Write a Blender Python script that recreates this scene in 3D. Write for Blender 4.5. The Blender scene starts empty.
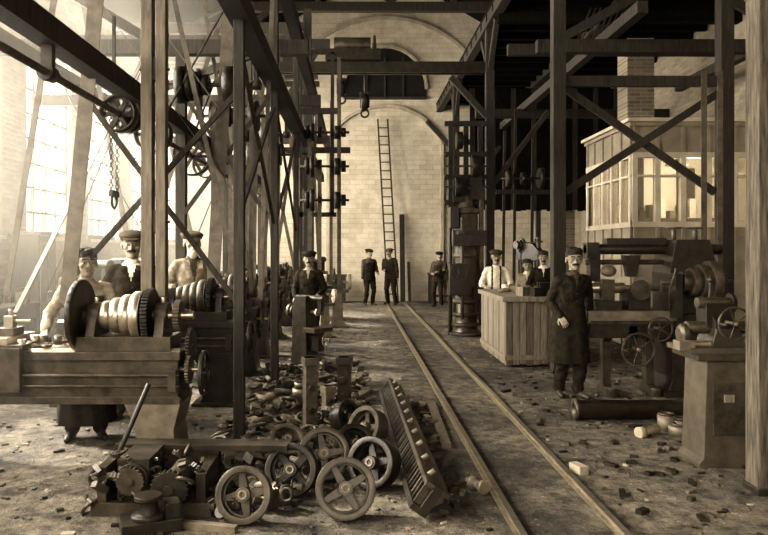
import bpy, math, random
import numpy as np
from mathutils import Vector, Matrix, Euler, noise
random.seed(11)
V=Vector
scene=bpy.context.scene
try:
    scene.view_settings.view_transform='Standard'
    scene.view_settings.look='Medium High Contrast'
    scene.view_settings.exposure=0.0
except Exception as e: print(e)

# ---------------------------------------------------------------- materials
def tone(v,warm=1.0):
    k=min(1.0,max(0,v))**0.5
    return (v*1.06, v*(0.76+0.17*k)*1.04, v*(0.48+0.28*k)*1.02, 1)
MATS={}
def mat(name,a,b,rough=.6,metal=0.0,scale=8,bump=.2,stretch=(1,1,1),detail=6,spec=.4,dist=.01):
    m=bpy.data.materials.new(name); m.use_nodes=True
    nt=m.node_tree; N=nt.nodes; L=nt.links; bs=N['Principled BSDF']
    tc=N.new('ShaderNodeTexCoord'); mp=N.new('ShaderNodeMapping'); mp.inputs['Scale'].default_value=stretch
    L.new(tc.outputs['Object'],mp.inputs[0])
    nz=N.new('ShaderNodeTexNoise'); nz.inputs['Scale'].default_value=scale; nz.inputs['Detail'].default_value=detail; nz.inputs['Roughness'].default_value=.65
    L.new(mp.outputs[0],nz.inputs['Vector'])
    cr=N.new('ShaderNodeValToRGB'); cr.color_ramp.elements[0].position=.32; cr.color_ramp.elements[1].position=.68
    cr.color_ramp.elements[0].color=tone(a); cr.color_ramp.elements[1].color=tone(b)
    L.new(nz.outputs[0],cr.inputs[0]); L.new(cr.outputs[0],bs.inputs['Base Color'])
    bs.inputs['Roughness'].default_value=rough; bs.inputs['Metallic'].default_value=metal
    bs.inputs['Specular IOR Level'].default_value=spec
    if bump>0:
        bp=N.new('ShaderNodeBump'); bp.inputs['Strength'].default_value=bump; bp.inputs['Distance'].default_value=dist
        L.new(nz.outputs[0],bp.inputs['Height']); L.new(bp.outputs[0],bs.inputs['Normal'])
    MATS[name]=m; return m
WD=mat('timber_dark',.012,.045,.75,0,6,.5,(6,6,.6))
WL=mat('timber_light',.12,.28,.7,0,6,.5,(6,6,.6))
WE=mat('timber_weathered',.015,.15,.75,0,5,.7,(9,9,.8))
WB=mat('bench_boards',.07,.16,.75,0,5,.5,(5,5,.8))
WP=mat('cabin_paint',.20,.32,.6,0,3,.2)
WQ=mat('cabin_frame_paint',.42,.6,.6,0,3,.2)
WR=mat('roof_boards',.004,.012,.95,0,4,.4,(8,1,1),spec=.1)
IR=mat('cast_iron',.012,.04,.38,.2,9,.3)
IM=mat('cast_iron_mid',.03,.10,.38,.3,9,.3)
IG=mat('grey_iron_paint',.09,.20,.5,.15,7,.3)
ID=mat('cabinet_iron_paint',.05,.11,.5,.15,7,.3)
ST=mat('bright_steel',.35,.62,.3,.85,12,.15)
RU=mat('rusty_iron',.03,.11,.75,.2,14,.5)
BE=mat('leather_belt',.05,.12,.6,0,8,.2)
CD=mat('cloth_dark',.012,.035,.95,0,14,.4,spec=.1)
CM=mat('cloth_mid',.045,.09,.95,0,14,.4,spec=.1)
CG=mat('cloth_grey',.17,.34,.95,0,16,.5,spec=.1)
CW=mat('cloth_white',.6,.78,.9,0,14,.3,spec=.1)
SK=mat('skin',.21,.29,.6,0,10,.1)
HA=mat('hair_dark',.012,.03,.8,0,60,.5)
HW=mat('hair_white',.4,.6,.8,0,60,.5)
LI=mat('lips',.12,.15,.6,0,10,0)
SH=mat('boot_leather',.02,.05,.5,0,10,.2)
EY=mat('eye_white',.4,.45,.3,0,5,0)
EI=mat('eye_iris',.01,.02,.3,0,5,0)
PL=mat('plaster_grey',.26,.40,.85,0,4,.3)
BK=mat('black_void',.006,.012,.9,0,4,0)

def brickmat(name,c1,c2,mortar,wash,washcol,axes='xz',bw=.25,rh=.08):
    m=bpy.data.materials.new(name); m.use_nodes=True
    nt=m.node_tree;N=nt.nodes;L=nt.links;bs=N['Principled BSDF']
    tc=N.new('ShaderNodeTexCoord'); sp=N.new('ShaderNodeSeparateXYZ'); cb=N.new('ShaderNodeCombineXYZ')
    L.new(tc.outputs['Object'],sp.inputs[0])
    L.new(sp.outputs['X' if axes=='xz' else 'Y'],cb.inputs[0]); L.new(sp.outputs['Z'],cb.inputs[1])
    br=N.new('ShaderNodeTexBrick'); L.new(cb.outputs[0],br.inputs['Vector'])
    br.inputs['Scale'].default_value=1; br.inputs['Brick Width'].default_value=bw; br.inputs['Row Height'].default_value=rh
    br.inputs['Mortar Size'].default_value=.01; br.inputs['Color1'].default_value=tone(c1); br.inputs['Color2'].default_value=tone(c2); br.inputs['Mortar'].default_value=tone(mortar)
    nz=N.new('ShaderNodeTexNoise'); nz.inputs['Scale'].default_value=.9; nz.inputs['Detail'].default_value=9; nz.inputs['Roughness'].default_value=.7
    L.new(tc.outputs['Object'],nz.inputs['Vector'])
    cr=N.new('ShaderNodeValToRGB'); cr.color_ramp.elements[0].position=wash[0]; cr.color_ramp.elements[1].position=wash[1]
    L.new(nz.outputs[0],cr.inputs[0])
    nz2=N.new('ShaderNodeTexNoise'); nz2.inputs['Scale'].default_value=2; nz2.inputs['Detail'].default_value=10; nz2.inputs['Roughness'].default_value=.7
    L.new(tc.outputs['Object'],nz2.inputs['Vector'])
    wc=N.new('ShaderNodeValToRGB'); wc.color_ramp.elements[0].position=.35; wc.color_ramp.elements[1].position=.65
    wc.color_ramp.elements[0].color=tone(washcol*.5); wc.color_ramp.elements[1].color=tone(washcol)
    L.new(nz2.outputs[0],wc.inputs[0])
    mul=N.new('ShaderNodeMath'); mul.operation='MULTIPLY'; mul.inputs[1].default_value=wash[2]; L.new(cr.outputs[0],mul.inputs[0])
    mx=N.new('ShaderNodeMix'); mx.data_type='RGBA'; L.new(mul.outputs[0],mx.inputs[0]); L.new(br.outputs['Color'],mx.inputs[6]); L.new(wc.outputs[0],mx.inputs[7])
    L.new(mx.outputs[2],bs.inputs['Base Color']); bs.inputs['Roughness'].default_value=.9
    bp=N.new('ShaderNodeBump'); bp.inputs['Strength'].default_value=.4; bp.inputs['Distance'].default_value=.01
    L.new(br.outputs['Fac'],bp.inputs['Height']); bp.invert=True; L.new(bp.outputs[0],bs.inputs['Normal'])
    return m
BRW=brickmat('brick_whitewashed',.34,.46,.27,(.32,.6,.7),.66,'xz',.42,.16)
BRL=brickmat('brick_wall_tan',.18,.28,.22,(.45,.7,.6),.4,'yz')
BRP=brickmat('brick_pillar',.14,.26,.3,(.4,.7,.3),.35,'xz')

def floormat():
    m=bpy.data.materials.new('earth_floor'); m.use_nodes=True
    nt=m.node_tree;N=nt.nodes;L=nt.links;bs=N['Principled BSDF']
    tc=N.new('ShaderNodeTexCoord')
    def nz(s,d=10,r=.65):
        n=N.new('ShaderNodeTexNoise'); n.inputs['Scale'].default_value=s; n.inputs['Detail'].default_value=d; n.inputs['Roughness'].default_value=r
        L.new(tc.outputs['Object'],n.inputs['Vector']); return n
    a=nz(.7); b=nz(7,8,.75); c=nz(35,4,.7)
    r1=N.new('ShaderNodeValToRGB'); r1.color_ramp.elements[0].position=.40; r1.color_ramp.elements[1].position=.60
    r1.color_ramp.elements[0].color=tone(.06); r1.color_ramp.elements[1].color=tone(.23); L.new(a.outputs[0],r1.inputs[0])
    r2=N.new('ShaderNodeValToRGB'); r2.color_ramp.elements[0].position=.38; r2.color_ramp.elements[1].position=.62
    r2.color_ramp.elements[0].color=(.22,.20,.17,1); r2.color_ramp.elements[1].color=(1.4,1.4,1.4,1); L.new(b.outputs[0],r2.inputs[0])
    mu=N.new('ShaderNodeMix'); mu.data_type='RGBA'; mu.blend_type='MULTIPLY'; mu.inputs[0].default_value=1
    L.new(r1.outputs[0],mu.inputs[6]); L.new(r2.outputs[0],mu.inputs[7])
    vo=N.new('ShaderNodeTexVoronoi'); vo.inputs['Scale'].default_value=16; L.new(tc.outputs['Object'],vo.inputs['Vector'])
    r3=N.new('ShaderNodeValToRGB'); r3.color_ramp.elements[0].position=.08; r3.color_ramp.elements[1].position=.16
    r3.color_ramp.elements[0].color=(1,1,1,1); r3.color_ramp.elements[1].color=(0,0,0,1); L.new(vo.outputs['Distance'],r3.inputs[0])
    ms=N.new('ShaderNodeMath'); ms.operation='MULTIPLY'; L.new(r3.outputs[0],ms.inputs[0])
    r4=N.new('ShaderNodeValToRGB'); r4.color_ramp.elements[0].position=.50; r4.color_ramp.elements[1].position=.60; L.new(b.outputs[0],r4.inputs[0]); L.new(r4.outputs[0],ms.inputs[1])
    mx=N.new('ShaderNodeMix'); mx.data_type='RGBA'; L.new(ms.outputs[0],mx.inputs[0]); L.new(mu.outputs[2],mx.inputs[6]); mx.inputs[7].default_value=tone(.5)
    L.new(mx.outputs[2],bs.inputs['Base Color']); bs.inputs['Roughness'].default_value=.8
    ad=N.new('ShaderNodeMath'); L.new(b.outputs[0],ad.inputs[0]); L.new(c.outputs[0],ad.inputs[1])
    bp=N.new('ShaderNodeBump'); bp.inputs['Strength'].default_value=1.0; bp.inputs['Distance'].default_value=.06
    L.new(ad.outputs[0],bp.inputs['Height']); L.new(bp.outputs[0],bs.inputs['Normal'])
    return m
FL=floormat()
def glassmat():
    m=bpy.data.materials.new('dusty_glass'); m.use_nodes=True
    nt=m.node_tree;N=nt.nodes;L=nt.links
    bs=N['Principled BSDF']; bs.inputs['Base Color'].default_value=tone(.6); bs.inputs['Roughness'].default_value=.12
    tr=N.new('ShaderNodeBsdfTransparent'); tr.inputs[0].default_value=(.9,.88,.82,1)
    mx=N.new('ShaderNodeMixShader'); mx.inputs[0].default_value=.2
    L.new(tr.outputs[0],mx.inputs[1]); L.new(bs.outputs[0],mx.inputs[2]); L.new(mx.outputs[0],N['Material Output'].inputs[0]); return m
GL=glassmat()

# ---------------------------------------------------------------- mesh builder
def frame(d):
    d=V(d).normalized(); up=V((0,0,1)) if abs(d.z)<.95 else V((0,1,0))
    u=up.cross(d).normalized(); v=d.cross(u).normalized(); return u,v,d
class MB:
    def __init__(s): s.v=[];s.f=[];s.m=[];s.s=[];s.mats=[]
    def add(s,vs,fs,mt,smooth=False):
        if mt not in s.mats: s.mats.append(mt)
        mi=s.mats.index(mt); o=len(s.v); s.v+= [tuple(p) for p in vs]
        for i,f in enumerate(fs):
            s.f.append([o+k for k in f]); s.m.append(mi); s.s.append(smooth[i] if isinstance(smooth,list) else smooth)
    def box(s,c,d,mt,rot=None):
        c=V(c); R=Euler(rot).to_matrix() if rot else None
        vs=[]
        for x in(-.5,.5):
            for y in(-.5,.5):
                for z in(-.5,.5):
                    p=V((x*d[0],y*d[1],z*d[2])); vs.append(c+(R@p if R else p))
        s.add(vs,[(0,1,3,2),(4,6,7,5),(0,4,5,1),(2,3,7,6),(0,2,6,4),(1,5,7,3)],mt)
    def bx(s,x0,x1,y0,y1,z0,z1,mt): s.box(((x0+x1)/2,(y0+y1)/2,(z0+z1)/2),(abs(x1-x0),abs(y1-y0),abs(z1-z0)),mt)
    def beam(s,p1,p2,w,h,mt):
        p1,p2=V(p1),V(p2); u,v,d=frame(p2-p1); vs=[]
        for p in(p1,p2):
            for a,b in((-1,-1),(1,-1),(1,1),(-1,1)): vs.append(p+u*a*w/2+v*b*h/2)
        s.add(vs,[(3,2,1,0),(4,5,6,7),(0,1,5,4),(1,2,6,5),(2,3,7,6),(3,0,4,7)],mt)
    def cyl(s,p1,p2,r1,mt,r2=None,n=16):
        s.lathe(p1,V(p2)-V(p1),[(0,r1),((V(p2)-V(p1)).length,r1 if r2 is None else r2)],mt,n,False)
    def lathe(s,o,ax,prof,mt,n=24,closed=False,smooth=True):
        o=V(o);u,v,d=frame(ax);vs=[];k=len(prof);fs=[];sm=[]
        for h,r in prof:
            for i in range(n):
                a=2*math.pi*i/n; vs.append(o+d*h+(u*math.cos(a)+v*math.sin(a))*r)
        for j in range(k if closed else k-1):
            j2=(j+1)%k
            for i in range(n):
                i2=(i+1)%n; fs.append((j*n+i,j*n+i2,j2*n+i2,j2*n+i)); sm.append(smooth)
        if not closed:
            fs.append(tuple(range(n-1,-1,-1))); fs.append(tuple(range((k-1)*n,k*n))); sm+=[False,False]
        s.add(vs,fs,mt,sm)
    def ring(s,o,ax,R,ri,w,mt,n=28):
        s.lathe(o,ax,[(-w/2,R),(w/2,R),(w/2,ri),(-w/2,ri)],mt,n,True)
    def torus(s,o,ax,R,r,mt,n=28,m=8):
        s.lathe(o,ax,[(r*math.sin(2*math.pi*k/m),R+r*math.cos(2*math.pi*k/m)) for k in range(m)],mt,n,True)
    def prism(s,poly,o,ux,uy,dep,mt):
        o,ux,uy=V(o),V(ux),V(uy); w=ux.cross(uy).normalized(); n=len(poly)
        vs=[o+ux*a+uy*b-w*dep/2 for a,b in poly]+[o+ux*a+uy*b+w*dep/2 for a,b in poly]
        fs=[tuple(range(n-1,-1,-1)),tuple(range(n,2*n))]+[(i,(i+1)%n,n+(i+1)%n,n+i) for i in range(n)]
        s.add(vs,fs,mt)
    def gear(s,o,ax,R,w,nt,mt):
        u,v,d=frame(ax); poly=[]
        for i in range(nt):
            for da,rr in((-.3,.92),(-.14,1.0),(.14,1.0),(.3,.92)):
                a=2*math.pi*(i+da)/nt; poly.append((R*rr*math.cos(a),R*rr*math.sin(a)))
        s.prism(poly,o,u,v,w,mt); s.cyl(V(o)-d*w*.8,V(o)+d*w*.8,R*.25,mt)
    def wheel(s,o,ax,R,w,mt,ns=5,rim=.02,hub=.035,sw=None,phase=0,handle=False):
        u,v,d=frame(ax); o=V(o); s.ring(o,ax,R,R-rim,w,mt,32)
        s.cyl(o-d*w*.6,o+d*w*.6,hub,mt); sw=sw or w*.4
        for i in range(ns):
            a=2*math.pi*i/ns+phase; e=(u*math.cos(a)+v*math.sin(a)); s.beam(o+e*hub*.7,o+e*(R-rim*.6),sw,sw*1.3,mt)
        if handle: s.cyl(o+u*(R-rim),o+u*(R-rim)-d*.09,.011,mt)
    def sph(s,c,r,mt,n=14,m=9,rot=None):
        if not hasattr(r,'__len__'): r=(r,r,r)
        c=V(c);vs=[];fs=[];R=Euler(rot).to_matrix() if rot else Matrix.Identity(3)
        for j in range(1,m):
            t=math.pi*j/m
            for i in range(n):
                a=2*math.pi*i/n; vs.append(c+R@V((r[0]*math.sin(t)*math.cos(a),r[1]*math.sin(t)*math.sin(a),r[2]*math.cos(t))))
        vs+=[c+R@V((0,0,r[2])),c-R@V((0,0,r[2]))]; t,b=len(vs)-2,len(vs)-1
        for i in range(n):
            i2=(i+1)%n; fs.append((t,i,i2)); fs.append((b,(m-2)*n+i2,(m-2)*n+i))
            for j in range(m-2): fs.append((j*n+i,(j+1)*n+i,(j+1)*n+i2,j*n+i2))
        s.add(vs,fs,mt,True)
    def tube(s,pts,r,mt,n=8):
        for a,b in zip(pts[:-1],pts[1:]): s.cyl(a,b,r,mt,n=n); s.sph(b,r,mt,8,6)
    def belt(s,c1,r1,c2,r2,x,w,mt,t=.007):
        c1=V(c1);c2=V(c2);d=(c2-c1);L=d.length;a0=math.atan2(d.y,d.x);be=math.acos(max(-1,min(1,(r1-r2)/L)));pts=[]
        for k in range(9):
            a=a0+be+(2*math.pi-2*be)*k/8; pts.append((c1.x+r1*math.cos(a),c1.y+r1*math.sin(a)))
        for k in range(9):
            a=a0-be+(2*be)*k/8; pts.append((c2.x+r2*math.cos(a),c2.y+r2*math.sin(a)))
        n=len(pts);vs=[];fs=[]
        for p in pts: vs+= [V((x-w/2,p[0],p[1])),V((x+w/2,p[0],p[1]))]
        for i in range(n): j=(i+1)%n; fs.append((2*i,2*i+1,2*j+1,2*j))
        s.add(vs,fs,mt,True)
    def obj(s,name,loc=(0,0,0),rot=(0,0,0),bevel=0,scale=1):
        me=bpy.data.meshes.new(name); me.from_pydata(s.v,[],s.f)
        for m in s.mats: me.materials.append(m)
        me.polygons.foreach_set('material_index',s.m); me.polygons.foreach_set('use_smooth',s.s); me.update()
        o=bpy.data.objects.new(name,me); scene.collection.objects.link(o); o.location=loc; o.rotation_euler=rot; o.scale=(scale,)*3
        if bevel:
            b=o.modifiers.new('bevel','BEVEL'); b.width=bevel; b.segments=2; b.limit_method='ANGLE'; b.angle_limit=math.radians(50)
        return o
def dup(o,loc,rot=None,name=None,scale=None):
    n=bpy.data.objects.new(name or o.name.split('.')[0],o.data); scene.collection.objects.link(n); n.location=loc
    n.rotation_euler=rot if rot else o.rotation_euler
    if scale: n.scale=(scale,)*3
    for m in o.modifiers:
        b=n.modifiers.new(m.name,m.type); b.width=m.width; b.segments=2; b.limit_method='ANGLE'; b.angle_limit=m.angle_limit
    return n

# ---------------------------------------------------------------- room shell
XL,XR,YB,YF=-5.5,7.4,23.0,-4.0
XC=.95; EAVE=7.0; PEAK=11.0
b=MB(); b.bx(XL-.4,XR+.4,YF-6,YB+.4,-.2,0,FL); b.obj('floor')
b=MB()
b.prism([(XL-.4,0),(XR+.4,0),(XR+.4,EAVE),(XC,PEAK),(XL-.4,EAVE)],(0,YB+.2,0),(1,0,0),(0,0,1),.4,BRW)
b.obj('wall_back')
b=MB(); wc=[12.6+2.7*n for n in range(-6,4)]; ww=.92; zb,zs=1.9,4.9
def bays(b,x0,x1,mt,cs):
    edges=[YF]
    for c in cs: edges+=[c-ww,c+ww]
    edges.append(YB)
    for i in range(0,len(edges),2): b.bx(x0,x1,edges[i],edges[i+1],0,EAVE,mt)
    for c in cs:
        b.bx(x0,x1,c-ww,c+ww,0,zb,mt)
        poly=[(c-ww,EAVE),(c-ww,zs)]+[(c-ww*math.cos(math.pi*k/12),zs+ww*math.sin(math.pi*k/12)) for k in range(1,12)]+[(c+ww,zs),(c+ww,EAVE)]
        b.prism(poly,((x0+x1)/2,0,0),(0,1,0),(0,0,1),abs(x1-x0),mt)
bays(b,XL-.4,XL,BRL,[c for c in wc if YF+1<c<YB-1.2]); b.obj('wall_left')
k=0
for c in wc:
    if not YF+1<c<YB-1.2: continue
    k+=1; b=MB(); x=XL-.12
    b.bx(x-.04,x+.04,c-ww,c+ww,zb,zb+.09,WD)
    for i in range(5): yy=c-ww+.03+i*(2*ww-.06)/4; b.bx(x-.03,x+.03,yy-.02,yy+.02,zb,zs+ (ww*.98 if i==2 else (.75 if i in(1,3) else 0)),WD)
    for i in range(1,9): zz=zb+i*.42; hw=ww if zz<zs else math.sqrt(max(0,ww**2-(zz-zs)**2)); b.bx(x-.025,x+.025,c-hw,c+hw,zz-.018,zz+.018,WD)
    b.bx(XL-.08,XL+.08,c-ww-.05,c+ww+.05,zb-.06,zb-.003,PL)
    b.obj('window_%d'%k)
b=MB(); b.bx(XR,XR+.4,YF,YB,0,EAVE,BRL); b.obj('wall_right')
b=MB(); b.bx(XL,-3.6,YF-.3,YF,0,EAVE,BRP); b.bx(5.4,XR,YF-.3,YF,0,EAVE,BRP); b.prism([(-3.6,5),(5.4,5),(5.4,EAVE),(XR,EAVE),(XC,PEAK),(XL,EAVE),(-3.6,EAVE)],(0,YF-.15,0),(1,0,0),(0,0,1),.3,BRP); b.obj('wall_front')
b=MB()
for sx,xe in((-1,XL-.5),(1,XR+.5)):
    b.prism([(xe,EAVE-.05),(XC,PEAK+.0),(XC,PEAK+.15),(xe,EAVE+.12)],(0,(YF+YB)/2,0),(1,0,0),(0,0,1),YB-YF+.8,WR)
b.obj('ceiling')
b=MB(); cx=.95
def archpts(w,z0,rise,n=24):
    R=(w*w+rise*rise)/(2*rise); th=math.asin(min(1,w/R)); return [(cx+R*math.sin(-th+2*th*i/n), z0+rise-R+R*math.cos(-th+2*th*i/n)) for i in range(n+1)]
pts=archpts(1.87,5.3,1.1)
for p,q in zip(pts[:-1],pts[1:]): b.beam((p[0],YB-.05,p[1]),(q[0],YB-.05,q[1]),.10,.10,PL)
for x in(-.92,2.82): b.bx(x-.05,x+.05,YB-.10,YB-.002,0,5.35,PL)
b.obj('trim_1')
b=MB(); pts=archpts(3.6,6.4,2.9)
for p,q in zip(pts[:-1],pts[1:]): b.beam((p[0],YB-.04,p[1]),(q[0],YB-.04,q[1]),.08,.12,PL)
b.obj('trim_2')
b=MB(); w=1.36; z0=6.7
poly=[(cx-w,z0),(cx+w,z0)]+[(cx+w*math.cos(math.pi*i/16),z0+.25+1.4*math.sin(math.pi*i/16)) for i in range(0,17)]
b.prism(poly,(0,YB-.03,0),(1,0,0),(0,0,1),.05,BK)
for i in range(16):
    a,c=math.pi*i/16,math.pi*(i+1)/16
    b.beam((cx+w*math.cos(a),YB-.06,z0+.25+1.4*math.sin(a)),(cx+w*math.cos(c),YB-.06,z0+.25+1.4*math.sin(c)),.1,.1,PL)
b.bx(cx-w,cx+w,YB-.12,YB-.005,z0-.08,z0,WD)
for i in(-1,0,1): b.bx(cx+i*.6-.03,cx+i*.6+.03,YB-.09,YB-.05,z0,z0+1.3,WD)
b.obj('window_10')
b=MB()
for y in(5.0,9.7,14.4,19.1):
    b.beam((XL,y,EAVE+.35),(XC,y,PEAK-.2),.16,.22,WD); b.beam((XR,y,EAVE+.35),(XC,y,PEAK-.2),.16,.22,WD)
    b.beam((XL,y,8.3),(XR,y,8.3),.18,.25,WD); b.beam((XC,y,8.3),(XC,y,PEAK-.1),.16,.16,WD)
    for s in(-1,1): b.beam((XC,y,8.5),(XC+s*2.4,y,9.7),.12,.14,WD); b.beam((XC+s*5,y,6.9),(XC+s*3.2,y,8.3),.12,.14,WD)
for x,z in((-3.2,8.45),(-1.2,9.6),(3.1,9.6),(5.2,8.45),(XC,10.6)): b.beam((x,YF,z),(x,YB,z),.14,.18,WD)
b.obj('roof_truss')
# ---------------------------------------------------------------- posts and loft
XP=2.73; LZ=1.15
for i,y in enumerate((4.8,9.46,14.3,19.1)):
    b=MB(); w=.085
    b.bx(-w,w,-.085,.085,0,5.03+LZ,WE if i==0 else WD); b.bx(-w-.015,w+.015,-.1,.1,0,.05,IR)
    b.beam((0,-.06,4.2+LZ),(0,-.75,5.0+LZ),.1,.12,WD); b.beam((0,.06,4.2+LZ),(0,.75,5.0+LZ),.1,.12,WD)
    if i>1: b.beam((-.06,0,4.4),(-.8,0,5.2),.1,.12,WD); b.beam((.06,0,3.0),(1.2,0,4.5),.08,.1,WD)
    b.obj('timber_post',(XP+(.07 if i==0 else 0),y,0),bevel=.008)
for i,y in enumerate((6.0,8.6,11.7,15.9)):
    b=MB(); b.bx(-.045,.045,-.05,.05,0,5.4 if i else 6.2,WD); b.bx(-.08,.08,-.08,.08,0,.05,IR)
    b.obj('timber_post',(-1.0,y,0),bevel=.005)
b=MB(); b.bx(-.105,-.01,-.05,.05,0,5.6,WB); b.bx(.02,.105,-.05,.05,0,5.6,WB)
for z in(.4,1.9,3.2,4.5): b.cyl((-.13,0,z),(.13,0,z),.012,IR); b.bx(-.01,.02,-.04,.04,z-.1,z+.1,WD)
b.obj('timber_post',(-1.72,5.98,0),bevel=.005)
for y in(5.0,9.5):
    b=MB(); b.bx(-.09,.09,-.09,.09,0,5.03+LZ,WD); b.bx(-.12,.12,-.12,.12,0,.06,IR); b.obj('timber_post',(5.0,y,0),bevel=.008)
b=MB(); b.bx(XP-.1,XR,3.4,YB-.02,5.28+LZ,5.34+LZ,WR)
for y in np.arange(3.6,22.8,.62): b.bx(XP-.1,XR-.02,y-.05,y+.05,5.14+LZ,5.28+LZ,WR)
b.bx(XP-.09,XP+.09,3.4,YB-.05,5.05+LZ,5.28+LZ,WD); b.bx(4.91,5.09,3.4,YB-.05,5.05+LZ,5.28+LZ,WD)
for y in(6.5,11,13.5): b.bx(XP,XR,y-.1,y+.1,4.9+LZ,5.1+LZ,WR)
b.obj('loft_floor')
b=MB()
b.bx(XP+.1,XR-.01,10.9,11.05,4.75,4.95,WD); b.bx(XP+.1,XR-.01,13.0,13.15,5.3,5.5,WD); b.bx(XP+.1,XR-.01,16.5,16.65,4.8,5.0,WD); b.bx(3.9,4.05,9.7,19,4.95,5.12,WD); b.bx(6.6,6.75,9.7,14.5,4.95,5.12,WD)
b.beam((2.9,10.97,4.8),(5.2,10.97,6.1),.08,.14,WD); b.beam((7.2,10.97,4.8),(5.0,10.97,6.1),.08,.14,WD)
for i in range(9): b.beam((4.1+.09*i,13.1,5.5),(4.4+.09*i,13.1,6.2),.05,.02,WD)
b.obj('loft_bracing')
b=MB()
for i in range(30):
    x=3.15+i*.142; b.bx(x,x+.135,19.35,19.39,2.75+.02*(i%3),6.15,WR if i%4 else WD)
b.bx(3.1,7.38,19.39,19.47,2.8,2.95,WD); b.bx(3.1,7.38,19.39,19.47,4.6,4.75,WD); b.bx(5.0,5.12,19.39,19.5,0,6.1,WD); b.bx(7.2,7.32,19.39,19.5,0,6.1,WD)
b.obj('added_dark_boards')  # dark boards added to make the far right bay look dim
b=MB(); Y=9.5
b.beam((2.84,Y,2.45),(4.9,Y,3.78),.05,.1,WD); b.beam((2.84,Y+.06,3.88),(4.9,Y+.06,2.45),.05,.1,WD); b.beam((2.84,Y,3.95),(4.9,Y,3.95),.08,.14,WD)
b.obj('cross_brace')
b=MB(); Y=6.12
b.beam((-2.45,Y,1.45),(-1.03,Y,3.05),.03,.045,WD); b.beam((-2.45,Y+.04,3.1),(-1.05,Y+.04,1.2),.03,.045,WD)
b.beam((-1.0,8.5,2.0),(-1.0,6.1,3.4),.03,.05,WD); b.beam((-1.0,6.1,2.0),(-1.0,8.5,3.4),.03,.05,WD)
b.beam((-1.0,8.7,2.0),(-1.0,11.6,3.5),.03,.05,WD); b.beam((-1.0,11.6,2.0),(-1.0,8.7,3.5),.03,.05,WD)
b.beam((-1.1,8.66,2.1),(-2.15,8.66,3.6),.03,.05,WD); b.beam((-2.15,8.7,2.1),(-1.05,8.7,3.6),.03,.05,WD)
b.obj('iron_cross_brace')
b=MB()
b.bx(-1.09,-.91,3.0,20,3.62,3.8,WD); b.bx(-2.28,-2.12,2.0,18,3.12,3.3,WD); b.bx(-4.0,-3.86,2.0,18,3.9,4.08,WD); b.bx(-.86,-.72,4.5,20,4.45,4.6,WD)
for y in(4.6,6.1,8.7,11.8,16.0): b.bx(-5.5,-.6,y+.06,y+.2,4.12,4.3,WD)
for y in(8.7,11.8,16.0): b.bx(-2.26,-2.14,y+.06,y+.18,0,4.12,WD)
b.beam((-5.5,8.8,5.6),(-1.0,8.8,5.6),.14,.2,WD); b.beam((-5.5,11.9,5.2),(-.8,11.9,5.2),.14,.2,WD)
b.beam((-4.6,8.8,5.5),(-2.6,8.8,4.3),.1,.12,WD); b.beam((-3.6,11.9,4.3),(-1.2,11.9,5.2),.1,.12,WD); b.beam((-2.2,16.1,4.2),(-.8,16.1,6.4),.1,.12,WD)
b.bx(-3.2,-.6,16.0,16.15,6.3,6.5,WD); b.bx(-4.2,-1.2,14.0,14.15,6.0,6.2,WD)
b.bx(-1.08,-.92,14.3,14.5,0,6.6,WD); b.bx(-2.28,-2.14,14.3,14.5,0,6.6,WD)
for i in range(7): b.bx(-5.4,-1.1,15.6+i*.9,15.75+i*.9,6.6,6.75,WD)
b.obj('overhead_timber_frame')
b=MB(); y=14.4
b.bx(-1.6,2.63,y-.12,y-.04,5.3,5.52,IR); b.bx(-1.6,2.63,y+.04,y+.12,5.3,5.52,IR)
b.bx(-.62,.5,y-.28,y+.28,5.52,5.74,IR); b.cyl((-.45,y,5.88),(.3,y,5.88),.16,IM); b.gear((.38,y,5.88),(1,0,0),.2,.05,24,IR)
for x,z in((-.3,5.0),(.18,4.72)):
    b.cyl((x,y,5.3),(x,y,z),.02,IR); b.lathe((x-.08,y,z),(1,0,0),[(0,.13),(.03,.16),(.13,.16),(.16,.13)],IR,20); b.bx(x-.1,x+.1,y-.05,y+.05,z-.12,z+.2,IR); b.torus((x,y,z-.24),(0,1,0),.08,.022,IR,14,6)
b.obj('travelling_crane',bevel=.005)
# ---------------------------------------------------------------- rails
for i,x in enumerate((.953,1.545)):
    b=MB(); prof=[(-.035,-.0),(.035,0),(.035,.006),(.008,.012),(.008,.03),(.02,.034),(.02,.045),(-.02,.045),(-.02,.034),(-.008,.03),(-.008,.012),(-.035,.006)]
    b.prism(prof,(x,(YF+22.2)/2,.0),(1,0,0),(0,0,1),22.2-YF,ST); b.obj('rail_track')

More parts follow.
